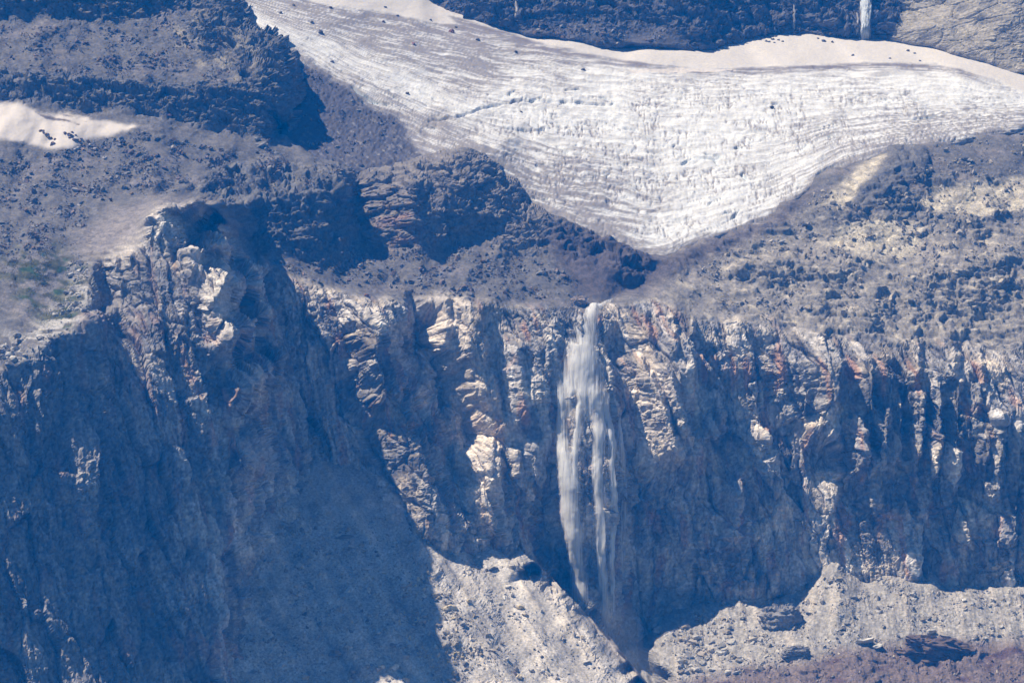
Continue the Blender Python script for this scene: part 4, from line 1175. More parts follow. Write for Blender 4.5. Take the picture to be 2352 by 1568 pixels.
water('upper_curtain', [Zm(x) for x in main_fall], [Zm(x) for x in gap_s], BOX, 1.0, M_WATER, wf, seed=800)
for ln in left_s + right_s:
    water('strand', [Zm(ln)], [Zm(gap_s[1])], BOX, 1.9, M_WATER, wf, seed=820 + int(ln[0][0]))
water('feeder', [[(1416, 681, 4, .12), (1405, 687, 6, .2), (1388, 697, 10, .5), (1372, 708, 16, .9)]], None, BOX, 0.9, M_WATER, wf, seed=850)
water('spray_veil', [Zm(x) for x in veil_s], None, BOX, 3.2, M_WATER, wf, seed=860)
for c in wf.children:
    c.matrix_parent_inverse = wf.matrix_world.inverted()
    c.location = Vector(c.location) - Vector(wf.location)
    c.matrix_parent_inverse.identity()

f2 = water('waterfall', [[(1985, -40, 12, 1), (1988, 10, 13, 1), (1988, 50, 13, 1), (1985, 88, 14, .85), (1984, 96, 16, .4)], [(1996, -40, 5, .5), (1998, 40, 6, .6), (1994, 85, 6, .3)]], None, (1940, 2040, -40, 100, 356), 1.6, M_WATER2, None, 0.45, 880, 0.4, 3000)
tag(f2, 'small tan waterfall on the dark back wall beside the pale dome', 'waterfall')
for (a, b, c, w_, lab) in ((1823, 12, 78, 2.6, 'thin trickle of water on the back wall, left of the small waterfall'), (1714, 92, 108, 2.2, 'faint trickle at the foot of the dark back wall near the snowfield step'), (1968, 30, 80, 2.5, 'thin thread of water hugging the left side of the small waterfall'), (1185, 2, 40, 4, 'pale wet streak on the back wall above the upper glacier')):
    t_ = water('trickle', [[(a, b, w_, .65), (a + 2, (b + c) / 2, w_, .6), (a, c, w_, .35)]], None, (a - 30, a + 30, b - 8, c + 8, 345), 1.2, M_WATER2, None, 0.4, 890 + a % 7, 0.3)
    tag(t_, lab, 'trickle')

# stream and foam at the foot of the fall
st = Sheet(*sorted((W(1330, 1500, 0)[0], W(1600, 1500, 0)[0])), W(1400, 1640, -40)[2], W(1400, 1440, -10)[2], 0.45)
st.Y = blur(mn.sample(mn.P[..., 1], st.X, st.Z), 8) - 2.0
st.valid = np.ones(st.X.shape, bool); st.pix()
sq = st.px + 10 * fbm(st.X / 7, st.Z / 7, 3, 905)
cxs = np.interp(st.py, [1440, 1480, 1520, 1568, 1640], [1395, 1425, 1460, 1500, 1540])
dn = sstep(1.2, 0.2, np.abs(sq - cxs) / np.interp(st.py, [1440, 1500, 1568, 1640], [40, 46, 58, 70])) * (0.14 + 0.4 * fbm((st.X - 0.6 * st.Z) / 3, (st.Z + 0.6 * st.X) / 14, 4, 911))
st.displace(0.6 * fbm(st.X / 3, st.Z / 3, 3, 915))
o = st.piece('stream_water', cellmax(dn) > 0.02, M_WATER, np.ones(st.X.shape + (3,), np.float32), True, {'dens': np.clip(dn, 0, 1)})
tag(o, 'foaming stream leaving the foot of the waterfall', None, None, 'structure')

# spray hanging over the foot of the fall
def mist(px, py, Y, rx, ry, rz, dens):
    bm = bmesh.new(); bmesh.ops.create_icosphere(bm, subdivisions=3, radius=1.0)
    for v in bm.verts:
        k = 1 + 0.18 * math.sin(3 * v.co.x + 2 * v.co.z) * math.cos(2.5 * v.co.y + px)
        v.co = Vector((v.co.x * rx * k, v.co.y * ry * k, v.co.z * rz * k))
    me = bpy.data.meshes.new('mist'); bm.to_mesh(me); bm.free()
    t = NT('mist_air'); out = t.n('ShaderNodeOutputMaterial'); v = t.n('ShaderNodeVolumePrincipled')
    v.inputs['Color'].default_value = (0.92, 0.95, 1, 1); v.inputs['Density'].default_value = dens
    t.l(v.outputs[0], out.inputs['Volume']); me.materials.append(t.m)
    o = bpy.data.objects.new('mist', me); COL.objects.link(o); o.location = W(px, py, Y)
    tag(o, 'pale spray hanging in the gorge at the foot of the waterfall', None, None, 'stuff')


mist(1418, 1475, -36, 13, 9, 20, 0.0045)
mist(1470, 1550, -46, 17, 10, 12, 0.006)
# ================================================================== boulders and rubble
def rock_shape(seed, n=16, sub=False, flat=(1, 1, 1)):
    r = random.Random(seed)
    bm = bmesh.new()
    for _ in range(n):
        v = Vector((r.gauss(0, 1), r.gauss(0, 1), r.gauss(0, 1))).normalized() * r.uniform(0.8, 1.08)
        v = Vector((math.copysign(abs(v.x) ** 0.75, v.x) * flat[0], math.copysign(abs(v.y) ** 0.75, v.y) * flat[1], math.copysign(abs(v.z) ** 0.75, v.z) * flat[2]))
        bm.verts.new(v)
    res = bmesh.ops.convex_hull(bm, input=list(bm.verts))
    bmesh.ops.delete(bm, geom=[g for g in res['geom_interior'] if isinstance(g, bmesh.types.BMVert)], context='VERTS')
    bmesh.ops.triangulate(bm, faces=bm.faces)
    if sub:
        bmesh.ops.subdivide_edges(bm, edges=bm.edges, cuts=2, use_grid_fill=True)
        for v in bm.verts:
            p = v.co
            v.co = p * (1 + 0.10 * math.sin(7 * p.x + seed) * math.sin(6 * p.z + 2 * p.y) + r.uniform(-0.035, 0.035))
        bmesh.ops.triangulate(bm, faces=bm.faces)
    return bm


def bm_arrays(bm):
    bm.verts.ensure_lookup_table()
    return np.array([v.co[:] for v in bm.verts], np.float32), np.array([[v.index for v in f.verts] for f in bm.faces], np.int32)


SHAPES = []
for k in range(10):
    bm = rock_shape(40 + k, 11 + k % 4, flat=(1, random.uniform(.7, 1), random.uniform(.5, .85)))
    bm.verts.index_update()
    SHAPES.append(bm_arrays(bm)); bm.free()


def rot_m(rng):
    q = rng.normal(size=4); q /= np.linalg.norm(q)
    w, x, y, z = q
    return np.array([[1 - 2 * (y * y + z * z), 2 * (x * y - z * w), 2 * (x * z + y * w)], [2 * (x * y + z * w), 1 - 2 * (x * x + z * z), 2 * (y * z - x * w)], [2 * (x * z - y * w), 2 * (y * z + x * w), 1 - 2 * (x * x + y * y)]], np.float32)


ROCK_MESH = {}


def rock_mesh(key, col, k):
    if (key, k) not in ROCK_MESH:
        bm = rock_shape(200 + 13 * k + len(key), 18, True, flat=(1, .9, [.62, .8, .5, .7, .9][k % 5]))
        me = bpy.data.meshes.new('boulder'); bm.to_mesh(me); bm.free()
        m = bpy.data.materials.get(key + '_stone') or plain_rock(key + '_stone', col)
        me.materials.append(m)
        ROCK_MESH[(key, k)] = me
    return ROCK_MESH[(key, k)]


def big_rock(px, py, wx, wy, wz, key, label, seed, strata=0.0, sink=0.3, cat='boulder', name='boulder'):
    """a large block: a lumpy shell broken into facets, with ledges where the rock is layered; half sizes in picture units"""
    p = surf(px, py)
    f = S * (DIST + p[1]) / DIST
    n, m = 64, 36
    th = np.linspace(0, 2 * math.pi, n, endpoint=False); ph = np.linspace(0.02, math.pi - 0.02, m)
    T2, P2 = np.meshgrid(th, ph)
    d = np.stack([np.cos(T2) * np.sin(P2), np.sin(T2) * np.sin(P2), np.cos(P2)], -1)
    e = 0.8
    d = np.sign(d) * np.abs(d) ** e
    a, ra, ea = facet(T2 * 1.3 + seed, P2 * 2.2, seed, 0.9)
    b, rb_, eb_ = facet(T2 * 3.5 + seed, P2 * 5.0, seed + 9, 0.9)
    a[:, -1] = a[:, 0]
    rr_ = 1 + 0.22 * a + 0.10 * b - 0.05 * sstep(.1, 0, eb_) + 0.15 * fbm(T2 * 1.5 + seed, P2 * 2, 3, seed)
    v = d * rr_[..., None]
    if strata:
        v[..., 0:2] *= (1 + strata * np.sign(np.sin(v[..., 2:3] * 16 + 1.5 * v[..., 0:1])))
    V = np.stack([v[..., 0] * wx * f, v[..., 1] * wy * f, v[..., 2] * wz * f], -1).reshape(-1, 3)
    i, j = np.meshgrid(np.arange(n), np.arange(m - 1))
    F = np.stack([j * n + i, (j + 1) * n + i, (j + 1) * n + (i + 1) % n, j * n + (i + 1) % n], -1).reshape(-1, 4)
    o = mesh_obj(name, V, F, bpy.data.materials.get(key + '_stone') or plain_rock(key + '_stone', STONE[key], 0.5, 0.35))
    o.location = (p[0], p[1] + wy * f * 0.15, p[2] + wz * f * (0.6 - sink))
    o.rotation_euler = (0, math.radians((seed * 37) % 14 - 7), 0)
    tag(o, label, cat)
    return o


STONE = {'slate': (0.125, 0.12, 0.13), 'dark': (0.085, 0.08, 0.09), 'grey': (0.22, 0.21, 0.21), 'tan': (0.36, 0.315, 0.26), 'yellow': (0.52, 0.44, 0.31), 'pale': (0.42, 0.40, 0.375), 'red': (0.26, 0.14, 0.115), 'brown': (0.17, 0.125, 0.105), 'pink': (0.42, 0.345, 0.31)}
rr = random.Random(5)


def boulder(px, py, r, key, label, group=None, flat=None, sink=0.25, name='boulder', cat='boulder'):
    p = surf(px, py)
    s = r * S * (DIST + p[1]) / DIST
    o = bpy.data.objects.new(name, rock_mesh(key, STONE[key], rr.randrange(5)))
    COL.objects.link(o)
    sx, sy, sz = flat or (1, 0.9, 0.85)
    o.scale = (s * sx, s * sy, s * sz)
    o.rotation_euler = (rr.uniform(-.3, .3), rr.uniform(-.25, .25), rr.uniform(0, 6.28) if not flat else rr.uniform(-.2, .2))
    o.location = (p[0], p[1] - s * 0.15, p[2] + s * sz * (0.75 - sink) * 0.5)
    tag(o, label, cat, group)
    return o


# ---- boulders one can pick out
B = boulder
B(965, 69, 9, 'dark', 'largest dark boulder on the upper glacier, blue-black block left of the reddish one')
B(1037, 73, 7, 'red', 'reddish dark boulder on the upper glacier right of the largest block')
B(1096, 92, 6.5, 'dark', 'dark wedge boulder on the glacier below the upper moraine streak')
B(948, 101, 5.5, 'red', 'small rust brown boulder on the glacier under the largest block')
B(929, 150, 7, 'grey', 'flat light grey slab lying on the glacier, alone on white ice', flat=(1.2, 1, .45))
B(1185, 121, 4.5, 'dark', 'small dark boulder alone on grey ice below the cream snow edge')
B(1338, 161, 5.5, 'dark', 'dark pointed boulder on the glacier near the start of the white strip')
B(934, 215, 5.5, 'dark', 'dark boulder on streaked ice above the long crevasse')
B(763, 142, 5, 'dark', 'dark boulder by the left margin of the glacier streaks')
B(737, 76, 8, 'dark', 'large bluish boulder on the glacier nearest the left buttress')
B(717, 53, 5.5, 'grey', 'grey boulder on the glacier just above the large bluish one')
B(645, 28, 5.5, 'grey', 'grey boulder high on the ice edge beside the left buttress top')
B(672, 13, 5, 'dark', 'dark boulder on dirty ice at the very top near the buttress')
B(759, 18, 5.5, 'brown', 'brown boulder at the foot of the topmost cream snow')
B(881, 51, 5, 'brown', 'brown boulder on the grey moraine streak, left of its pair')
B(915, 57, 4, 'dark', 'small dark boulder on the grey moraine streak, right of its pair')
B(1047, 62, 3.8, 'grey', 'small pale grey stone on the moraine streak above the reddish boulder')
B(913, 37, 4, 'brown', 'small brown stone at the lower edge of the upper snow tongue')
B(989, 46, 4, 'dark', 'small dark stone on the tip of the upper snow tongue')
B(884, 16, 4, 'dark', 'small dark stone out on the topmost clean snow')
B(1199, 255, 4, 'dark', 'tiny dark stone on white ice under the crevasse')
B(1773, 247, 6, 'dark', 'dark hollow-sided stone in the middle of the white icefall')
B(1488, 111, 9, 'dark', 'square dark block at the upper edge of the narrow snow strip', flat=(1.2, 1, .8))
B(1130, 36, 9, 'dark', 'large dark boulder where the back wall meets the upper snow')
B(1087, 30, 7, 'dark', 'dark boulder left of the big one at the back wall foot')
for k, (x, y, r) in enumerate(((1742, 84, 5), (1752, 80, 4), (1760, 86, 6), (1768, 82, 4), (1774, 90, 5), (1758, 95, 5), (1766, 97, 4), (1780, 84, 4), (1788, 92, 4), (1778, 98, 3.5), (1797, 96, 3.5), (1748, 91, 3.5))):
    B(x, y, r, 'grey', 'dark stone in the cluster on the crest of the snowfield', 'stone cluster on the snowfield crest')
for (x, y, r, lab) in ((1891, 94, 6, 'dark boulder at the snow edge left of the back wall debris cone'), (1911, 97, 4.5, 'dark stone on snow under the back wall debris cone'), (1958, 126, 4, 'small dark stone alone in the middle of the right snowfield'),
                       (2042, 134, 3.5, 'small dark stone on the snowfield just above the right moraine line'), (2112, 140, 3.5, 'tiny dark stone on the snowfield near its right bend'), (2084, 116, 5, 'dark stone on snow at the foot of the pale dome'), (2100, 122, 4, 'grey stone on snow at the foot of the pale dome'), (1878, 88, 4, 'brown stone on the snowfield crest near the debris cone')):
    B(x, y, r, 'dark', lab)
big_rock(1334, 696, 17, 15, 12, 'pink', 'big rounded pinkish boulder perched right above the waterfall lip', 27, 0, .1)
B(385, 267, 8, 'red', 'rust red boulder in the scree under the dark rock band', flat=(1.4, 1, .7))
B(590, 320, 8, 'pale', 'pale boulder at the foot of the dark buttress nose')
B(598, 333, 13, 'grey', 'broad grey boulder below the pale one at the buttress nose', flat=(1.4, 1, .6))
B(842, 680, 8, 'red', 'orange brown block on the bench rim above the bowl')
# islands of stones on the snow patch
for (x, y, r) in ((92, 301, 5), (98, 305, 5), (105, 309, 6), (112, 314, 5), (119, 318, 4.5), (126, 321, 4), (101, 300, 3.5), (110, 306, 3.5)):
    B(x, y, r, 'brown', 'dark stone of the long island on the left snow patch', 'left stone island on the snow patch')
for (x, y, r) in ((148, 306, 5), (156, 309, 6), (163, 313, 6), (170, 318, 6), (176, 323, 5.5), (183, 327, 5), (186, 318, 4), (164, 304, 4), (192, 331, 4), (200, 322, 4), (173, 310, 3.5), (158, 316, 4)):
    B(x, y, r, 'brown', 'dark boulder of the larger island on the snow patch', 'right stone island on the snow patch')
B(120, 333, 8, 'brown', 'brown boulder at the lower edge of the snow patch')
# talus
B(1195, 1395, 10, 'yellow', 'round yellow boulder alone on the smooth sunlit talus')
B(1207, 1409, 8, 'tan', 'tan boulder just below the round yellow one')
B(1077, 1380, 9, 'yellow', 'yellowish block in the boulder streak of the talus')
B(1039, 1394, 13, 'yellow', 'large ochre boulder in the boulder streak of the talus', flat=(1.1, 1, .8))
B(1000, 1366, 8, 'tan', 'pale block on bare sunlit talus left of the boulder streak', flat=(1.4, 1, .7))
B(930, 1344, 13, 'tan', 'large tan boulder casting shadow at the left of the sunlit talus', flat=(1.3, 1, .7))
B(952, 1362, 8, 'tan', 'tan boulder just right of the large one at the left of the sunlit talus')
B(1193, 1557, 9, 'yellow', 'yellow boulder on talus near its lower rim')
B(1182, 1545, 6, 'brown', 'brown boulder just above the yellow one near the lower rim')
B(1346, 1519, 8, 'pale', 'pale slab on the lower right talus', flat=(1.4, 1, .6))
B(1127, 1307, 13, 'grey', 'flat slab in the shaded strip above the sunlit talus', flat=(1.3, 1, .5))
B(842, 1304, 12, 'pale', 'pale slab in shade left of the sunlit talus tip', flat=(1.4, 1, .5))
B(877, 1315, 10, 'pale', 'pale slab in shade just right of a similar slab', flat=(1.3, 1, .5))
B(819, 1212, 15, 'pale', 'large tilted slab in the upper shaded talus', flat=(1.6, 1, .5))
B(790, 1232, 14, 'grey', 'long slab below the tilted one in the upper shaded talus', flat=(1.7, 1, .4))
big_rock(612, 1160, 36, 26, 32, 'pale', 'huge pale slab of bare rock at the head of the shaded talus', 19)
big_rock(654, 1188, 28, 20, 20, 'pale', 'second pale slab leaning right at the head of the shaded talus', 21)
big_rock(573, 1188, 30, 20, 20, 'pale', 'pale slab at the left foot of the huge slab on the shaded talus', 23)
B(768, 1503, 20, 'grey', 'dark block with a black hollow low on the shaded talus')
B(1113, 1240, 12, 'tan', 'broken tan block at the top right of the talus', flat=(1.5, 1, .7))
B(1010, 1247, 10, 'grey', 'grey slab above the sunlit talus tip', flat=(1.5, 1, .5))
# right mounds
B(2138, 1452, 13, 'pale', 'pale upright block on the grey rubble above the brown silt', flat=(1, 1, 1.1))
B(1984, 1475, 22, 'pale', 'wide flat pale slab at the border of grey rubble and brown silt', flat=(1.3, 1, .5))
B(2013, 1487, 16, 'pale', 'white slab right below the wide flat slab', flat=(1.1, 1, .7))
B(2036, 1484, 12, 'pale', 'third pale slab right of the wide flat slab', flat=(1.3, 1, .5))
B(2086, 1466, 12, 'tan', 'tan slab in the rubble above the big brown boulder', flat=(1.4, 1, .5))
B(2097, 1366, 9, 'pale', 'pale stone high on the right rubble mound')
B(1932, 1328, 10, 'tan', 'tan boulder on top of the pointed rubble cone', flat=(1, 1, .8))
big_rock(2150, 1496, 80, 50, 30, 'brown', 'huge brown boulder with dark hollow side in the lower right silt', 3, 0, .5)
big_rock(2318, 1482, 46, 34, 22, 'brown', 'wide brown boulder at the right edge above the silt', 5, 0, .5)
big_rock(1828, 1504, 32, 22, 19, 'grey', 'layered grey tan block low in the rubble', 7, .015, .45)
big_rock(1792, 1428, 46, 40, 34, 'grey', 'rounded striped mound of layered rock under the right cliff', 11, .012, .5)
big_rock(1722, 1400, 56, 40, 24, 'tan', 'low pale rounded outcrop above the striped mound', 13, .008, .5)
big_rock(1592, 1442, 60, 40, 22, 'grey', 'long low ledge of grey rock left of the striped mound', 17, .012, .5)
B(1515, 1450, 16, 'pale', 'pale boulder at the gorge edge, leftmost of the white rubble')

# ---- scattered rubble, zone by zone: the largest stones are boulders of their own, the rest one mass
ZONES = [
    # outline, stones, smallest, largest (m), kinds, own boulders, label, group
    ('talus', [(905, 1235), (1010, 1330), (1110, 1420), (1160, 1568), (1000, 1568), (940, 1470), (900, 1400), (880, 1330)], 1500, .35, 2.0, ['tan', 'tan', 'yellow', 'grey'], 26, 'sunlit tan boulder in the boulder streak of the talus', 'boulders of the talus streak'),
    ('talus_rest', [(500, 1230), (680, 1180), (900, 1180), (1180, 1275), (1290, 1350), (1480, 1568), (500, 1568)], 5200, .28, 1.5, ['grey', 'tan', 'pale', 'pale'], 16, 'loose angular boulder on the talus fan, smaller than the slabs', 'loose boulders on the talus fan'),
    ('shade_talus', [(560, 1215), (700, 1200), (880, 1210), (860, 1300), (900, 1420), (980, 1568), (540, 1568), (520, 1400)], 700, .6, 2.4, ['pale', 'pale', 'grey', 'tan'], 22, 'pale slab on the shaded talus', 'slabs on the shaded talus'),
    ('mound', [(1500, 1440), (1560, 1380), (1850, 1350), (1915, 1305), (2020, 1325), (2352, 1352), (2352, 1470), (2000, 1480), (1850, 1515), (1600, 1560), (1540, 1560)], 4200, .3, 1.8, ['grey', 'pale', 'tan'], 18, 'loose grey block on the rubble mound under the right cliff', 'loose blocks on the right rubble mound'),
    ('white_blocks', [(1500, 1445), (1580, 1440), (1680, 1440), (1790, 1470), (1800, 1530), (1700, 1550), (1560, 1545)], 520, .6, 2.4, ['pale', 'pale', 'tan'], 30, 'pale angular slab in the white rubble beside the gorge', 'white slabs beside the gorge'),
    ('silt', [(1560, 1560), (1850, 1515), (2000, 1485), (2352, 1480), (2352, 1568)], 900, .3, 1.3, ['brown', 'brown', 'tan'], 5, 'small brown stone lying in the lower right silt', 'stones in the brown silt'),
    ('bench', [(560, 560), (760, 600), (800, 560), (960, 570), (1100, 555), (1260, 600), (1340, 640), (1300, 690), (1060, 680), (870, 680), (700, 640)], 3800, .32, 1.8, ['slate', 'grey', 'slate', 'brown'], 16, 'grey angular boulder on the scree bench below the dark knoll', 'boulders on the bench below the knoll'),
    ('plain', [(0, 345), (100, 350), (320, 300), (480, 340), (640, 335), (830, 400), (700, 440), (500, 440), (280, 450), (210, 480), (190, 560), (0, 590)], 6800, .34, 1.9, ['slate', 'slate', 'grey', 'brown'], 16, 'dark purple grey boulder on the scree plain below the snow patch', 'boulders on the plain below the snow patch'),
    ('upper', [(0, 60), (250, 60), (440, 40), (560, 60), (520, 190), (380, 200), (100, 165), (0, 160)], 2600, .34, 1.6, ['slate', 'slate', 'brown'], 8, 'dark stone on the upper scree slope left of the buttress', 'stones on the upper scree slope'),
    ('shoulder', [(1560, 640), (1640, 590), (1800, 520), (1870, 440), (2050, 440), (2130, 340), (2352, 295), (2352, 700), (2100, 720), (1800, 740), (1600, 720)], 4200, .32, 2.0, ['grey', 'tan', 'tan'], 16, 'angular boulder among slabs of the right shoulder', 'boulders on the right shoulder'),
    ('pale_top', [(0, 860), (0, 770), (60, 770), (100, 720), (150, 690), (140, 640), (170, 590), (205, 610), (206, 700), (165, 755), (110, 782), (70, 810)], 420, .5, 2.6, ['pale', 'pale', 'grey'], 30, 'whitish boulder on the green clifftop at the left', 'whitish boulders of the green clifftop'),
    ('debris_ice', [(640, 130), (720, 160), (830, 225), (930, 285), (960, 330), (900, 370), (760, 370), (690, 310)], 900, .3, 1.4, ['dark', 'dark', 'grey'], 6, 'dark stone on the black rubble-covered ice beside the buttress', 'stones on the rubble-covered ice'),
    ('backfoot', [(1180, 60), (1250, 52), (1560, 66), (1480, 108), (1250, 86)], 900, .35, 1.8, ['dark', 'brown', 'grey'], 6, 'dark block on the scree apron below the back wall', 'blocks on the apron below the back wall'),
]
nrng = np.random.default_rng(99)
ZONE_WORD = {'talus': 'the talus boulder streak', 'talus_rest': 'the talus fan', 'shade_talus': 'the shaded talus', 'mound': 'the right rubble mound', 'white_blocks': 'the white gorge rubble', 'silt': 'the brown silt',
             'bench': 'the knoll bench', 'plain': 'the lower scree plain', 'upper': 'the upper left scree', 'shoulder': 'the right shoulder', 'pale_top': 'the green clifftop', 'debris_ice': 'the black ice rubble', 'backfoot': 'the back wall apron'}
COLOUR_WORD = {'slate': 'slate grey', 'dark': 'dark', 'grey': 'grey', 'tan': 'tan', 'yellow': 'ochre', 'pale': 'pale', 'red': 'rusty', 'brown': 'brown', 'pink': 'pinkish'}
ORD = ['', 'second ', 'third ', 'fourth ', 'fifth ', 'sixth ', 'seventh ', 'eighth ', 'ninth ', 'tenth ']


def zone_labels(items, poly, zn):
    """items: (object, px, py, size, colour key); says size, colour and where in its patch of ground each one lies"""
    xs = [a for a, _ in poly]; ys = [b for _, b in poly]
    ss = sorted(t[3] for t in items)
    lab = {}
    for o, x, y, s, key in items:
        col = ['left', 'middle', 'right'][min(2, int(3 * (x - min(xs)) / (max(xs) - min(xs) + 1)))]
        row = ['upper', 'central', 'lower'][min(2, int(3 * (y - min(ys)) / (max(ys) - min(ys) + 1)))]
        size = 'large' if s >= ss[int(len(ss) * 0.7)] else ('medium' if s >= ss[int(len(ss) * 0.35)] else 'small')
        lab.setdefault((size, COLOUR_WORD[key], row, col), []).append((x, o))
    for (size, c, row, col), lst in lab.items():
        lst.sort(key=lambda t: t[0])
        where = (row + ' ' + col) if row != 'central' else ('centre' if col == 'middle' else 'central ' + col)
        for k, (x, o) in enumerate(lst):
            pre = (ORD[k] + 'from left, ') if len(lst) > 1 and k else ('leftmost, ' if len(lst) > 1 else '')
            o['label'] = f'{pre}{size} {c} boulder at the {where} of {ZONE_WORD[zn]}'

for zi, (zn, poly, n, smin, smax, kinds, own, label, group) in enumerate(ZONES):
    inz = inside(BX, BY, poly) & ~np.isnan(POS[..., 0]) & ((SID != 1) | (zn in ('debris_ice',)))
    if zn in ('plain', 'upper', 'bench', 'shoulder'):
        inz &= (NOR[..., 2] > 0.35)
    if zn == 'plain':
        inz &= ~inside(BX, BY, P_SNOW)
    jj, ii = np.nonzero(inz)
    dens = np.clip(0.25 + 1.9 * fbm(BX[jj, ii] / 60, BY[jj, ii] / 40, 3, 1000 + zi), 0.02, 2)
    pick = nrng.choice(len(jj), size=n, p=dens / dens.sum())
    size = np.clip(0.72 * smin * nrng.random(n) ** (-1 / 1.9), 0.72 * smin, smax)
    size = -np.sort(-size)
    V, F, C = [], [], []
    off = 0
    mine = []
    for k in range(n):
        j, i = jj[pick[k]], ii[pick[k]]
        key = kinds[nrng.integers(len(kinds))]
        if k < own:
            x = (i + nrng.random()) * BIN; y = (j + nrng.random()) * BIN
            mine.append((boulder(x, y, size[k] / S, key, label, group), x, y, size[k], key))
            continue
        p = POS[j, i] + np.array([nrng.uniform(-.25, .25), 0, nrng.uniform(-.25, .25)])
        v, f = SHAPES[nrng.integers(len(SHAPES))]
        s = size[k]
        vv = (v * s * nrng.uniform(.7, 1.2, 3)) @ rot_m(nrng).T + p + np.array([0, -0.1 * s, 0.15 * s])
        V.append(vv); F.append(f + off); off += len(v)
        c = np.array(STONE[key]) * nrng.uniform(.65, 1.35)
        C.append(np.tile(c, (len(v), 1)))
    zone_labels(mine, poly, zn)
    o = mesh_obj('rubble', np.concatenate(V), np.concatenate(F), M_SCREE)
    color_attr(o.data, 'alb', np.concatenate(C).astype(np.float32))
    tag(o, None, None, None, 'stuff')
    o['label'] = 'loose rubble too small to count on ' + ZONE_WORD[zn]

# ================================================================== plants on the clifftop
def leaf_material(name, col):
    t = NT(name); out = t.n('ShaderNodeOutputMaterial'); b = t.n('ShaderNodeBsdfPrincipled')
    tc = t.n('ShaderNodeTexCoord'); n1 = t.n('ShaderNodeTexNoise'); n1.inputs['Scale'].default_value = 1.2
    t.l(tc.outputs['Object'], n1.inputs['Vector'])
    mx = t.n('ShaderNodeMixRGB'); mx.inputs[1].default_value = (col[0] * .6, col[1] * .6, col[2] * .6, 1); mx.inputs[2].default_value = (col[0] * 1.4, col[1] * 1.4, col[2] * 1.4, 1)
    t.l(n1.outputs['Fac'], mx.inputs[0]); t.l(mx.outputs[0], b.inputs['Base Color']); b.inputs['Roughness'].default_value = 0.7
    t.l(b.outputs[0], out.inputs['Surface'])
    return t.m


M_LEAF = leaf_material('shrub_leaf', (0.045, 0.085, 0.03))
M_DRY = leaf_material('dry_heath', (0.10, 0.085, 0.035))
M_TWIG = plain_rock('twig', (0.10, 0.075, 0.05))


def leaves(n, rx, ry, rz, seed, size):
    g = np.random.default_rng(seed)
    d = g.normal(size=(n, 3)); d /= np.linalg.norm(d, axis=1, keepdims=True); d[:, 2] = np.abs(d[:, 2])
    c = d * np.array([rx, ry, rz]) * (g.random((n, 1)) ** 0.4)
    a = g.normal(size=(n, 3)); a /= np.linalg.norm(a, axis=1, keepdims=True)
    b = np.cross(a, g.normal(size=(n, 3))); b /= np.linalg.norm(b, axis=1, keepdims=True)
    s = size * g.uniform(.6, 1.3, (n, 1))
    V = np.stack([c - a * s, c + b * s * .5, c + a * s, c - b * s * .5], 1).reshape(-1, 3)
    return V, np.arange(4 * n).reshape(-1, 4)


def shrub(px, py, r, mat, label, seed):
    p = surf(px, py)
    s = r * S
    e = bpy.data.objects.new('shrub', None); COL.objects.link(e); e.location = Vector([float(v) for v in p])
    tag(e, label, 'shrub', None)
    V, F = leaves(420, s, s * .8, s * .42, seed, 0.20)
    mesh_obj('crown', V, F, mat, e)
    bm = bmesh.new(); g = random.Random(seed)
    for k in range(6):
        a = g.uniform(0, 6.28)
        m = bmesh.ops.create_cone(bm, segments=5, radius1=.07, radius2=.03, depth=s * .8)
        for v in m['verts']:
            z = v.co.z + s * .3
            v.co = Vector((v.co.x + math.cos(a) * z * .8, v.co.y + math.sin(a) * z * .8, z * .45))
    me = bpy.data.meshes.new('stem'); bm.to_mesh(me); bm.free(); me.materials.append(M_TWIG)
    o = bpy.data.objects.new('stem', me); COL.objects.link(o); o.parent = e


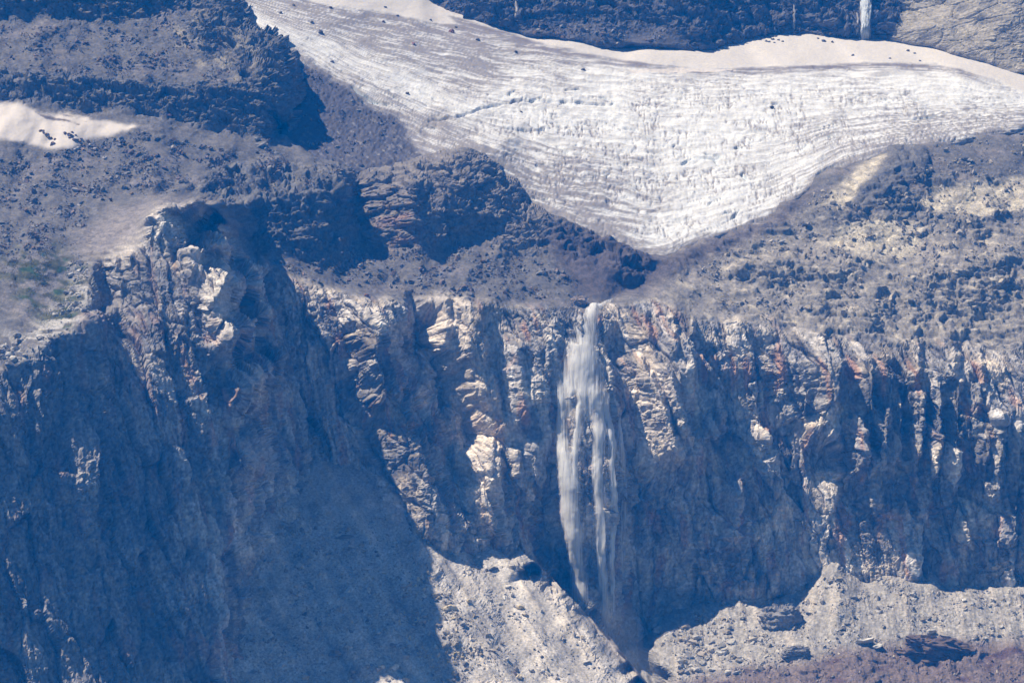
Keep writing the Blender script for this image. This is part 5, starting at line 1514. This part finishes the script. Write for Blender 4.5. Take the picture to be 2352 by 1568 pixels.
shrub(72, 640, 20, M_LEAF, 'largest dark green shrub mat in the middle of the left clifftop', 1)
shrub(98, 652, 12, M_LEAF, 'small dark green shrub just right of the largest one on the left clifftop', 2)
shrub(160, 728, 16, M_LEAF, 'green shrub at the front rim of the left clifftop among whitish boulders', 3)
shrub(105, 605, 16, M_DRY, 'brownish shrub mat at the back of the left clifftop', 4)
shrub(140, 700, 13, M_DRY, 'brownish shrub mat behind the green one at the clifftop rim', 5)
shrub(30, 600, 12, M_DRY, 'dry brown shrub at the far left of the clifftop', 6)
shrub(1912, 805, 7, M_LEAF, 'tiny green bush on a ledge of the right cliff', 7)
shrub(2000, 808, 6, M_DRY, 'tiny dry bush on a ledge of the right cliff, right of the green one', 8)
inz = inside(BX, BY, P_GRASS[0]) & ~np.isnan(POS[..., 0])
jj, ii = np.nonzero(inz)
pd = np.clip(fbm(BX[jj, ii] / 40, BY[jj, ii] / 25, 3, 77) + 0.1, 0, 1)
pk = nrng.choice(len(jj), size=2600, p=pd / pd.sum())
C0 = POS[jj[pk], ii[pk]]
ang = nrng.uniform(0, 6.28, len(pk)); hh = nrng.uniform(.25, .6, len(pk))
dx = np.stack([np.cos(ang), np.sin(ang), 0 * ang], -1) * (hh * .5)[:, None]
up = np.stack([nrng.normal(0, .1, len(pk)), -0.1 + 0 * ang, hh], -1)
V = np.stack([C0 - dx, C0 + dx, C0 + up], 1).reshape(-1, 3)
o = mesh_obj('grass', V, np.arange(len(V)).reshape(-1, 3), M_DRY)
tag(o, 'sparse brown green heath grass on the left clifftop', None, None, 'stuff')
# ================================================================== the air: blue haze over the whole valley
def haze_box():
    bm = bmesh.new()
    bmesh.ops.create_cube(bm, size=1.0)
    for v in bm.verts:
        v.co = Vector((v.co.x * 1500, -790 + v.co.y * 2460, 5 + v.co.z * 490))
    me = bpy.data.meshes.new('haze'); bm.to_mesh(me); bm.free()
    t = NT('haze_air')
    out = t.n('ShaderNodeOutputMaterial'); v = t.n('ShaderNodeVolumePrincipled')
    v.inputs['Color'].default_value = (*HAZE_COLOR, 1)
    v.inputs['Absorption Color'].default_value = (1, 1, 1, 1)
    v.inputs['Density'].default_value = HAZE_DENSITY
    v.inputs['Anisotropy'].default_value = 0.0
    t.l(v.outputs[0], out.inputs['Volume'])
    me.materials.append(t.m)
    o = bpy.data.objects.new('haze', me); COL.objects.link(o)
    tag(o, 'thin blue haze filling the air of the valley', None, None, 'stuff')


haze_box()
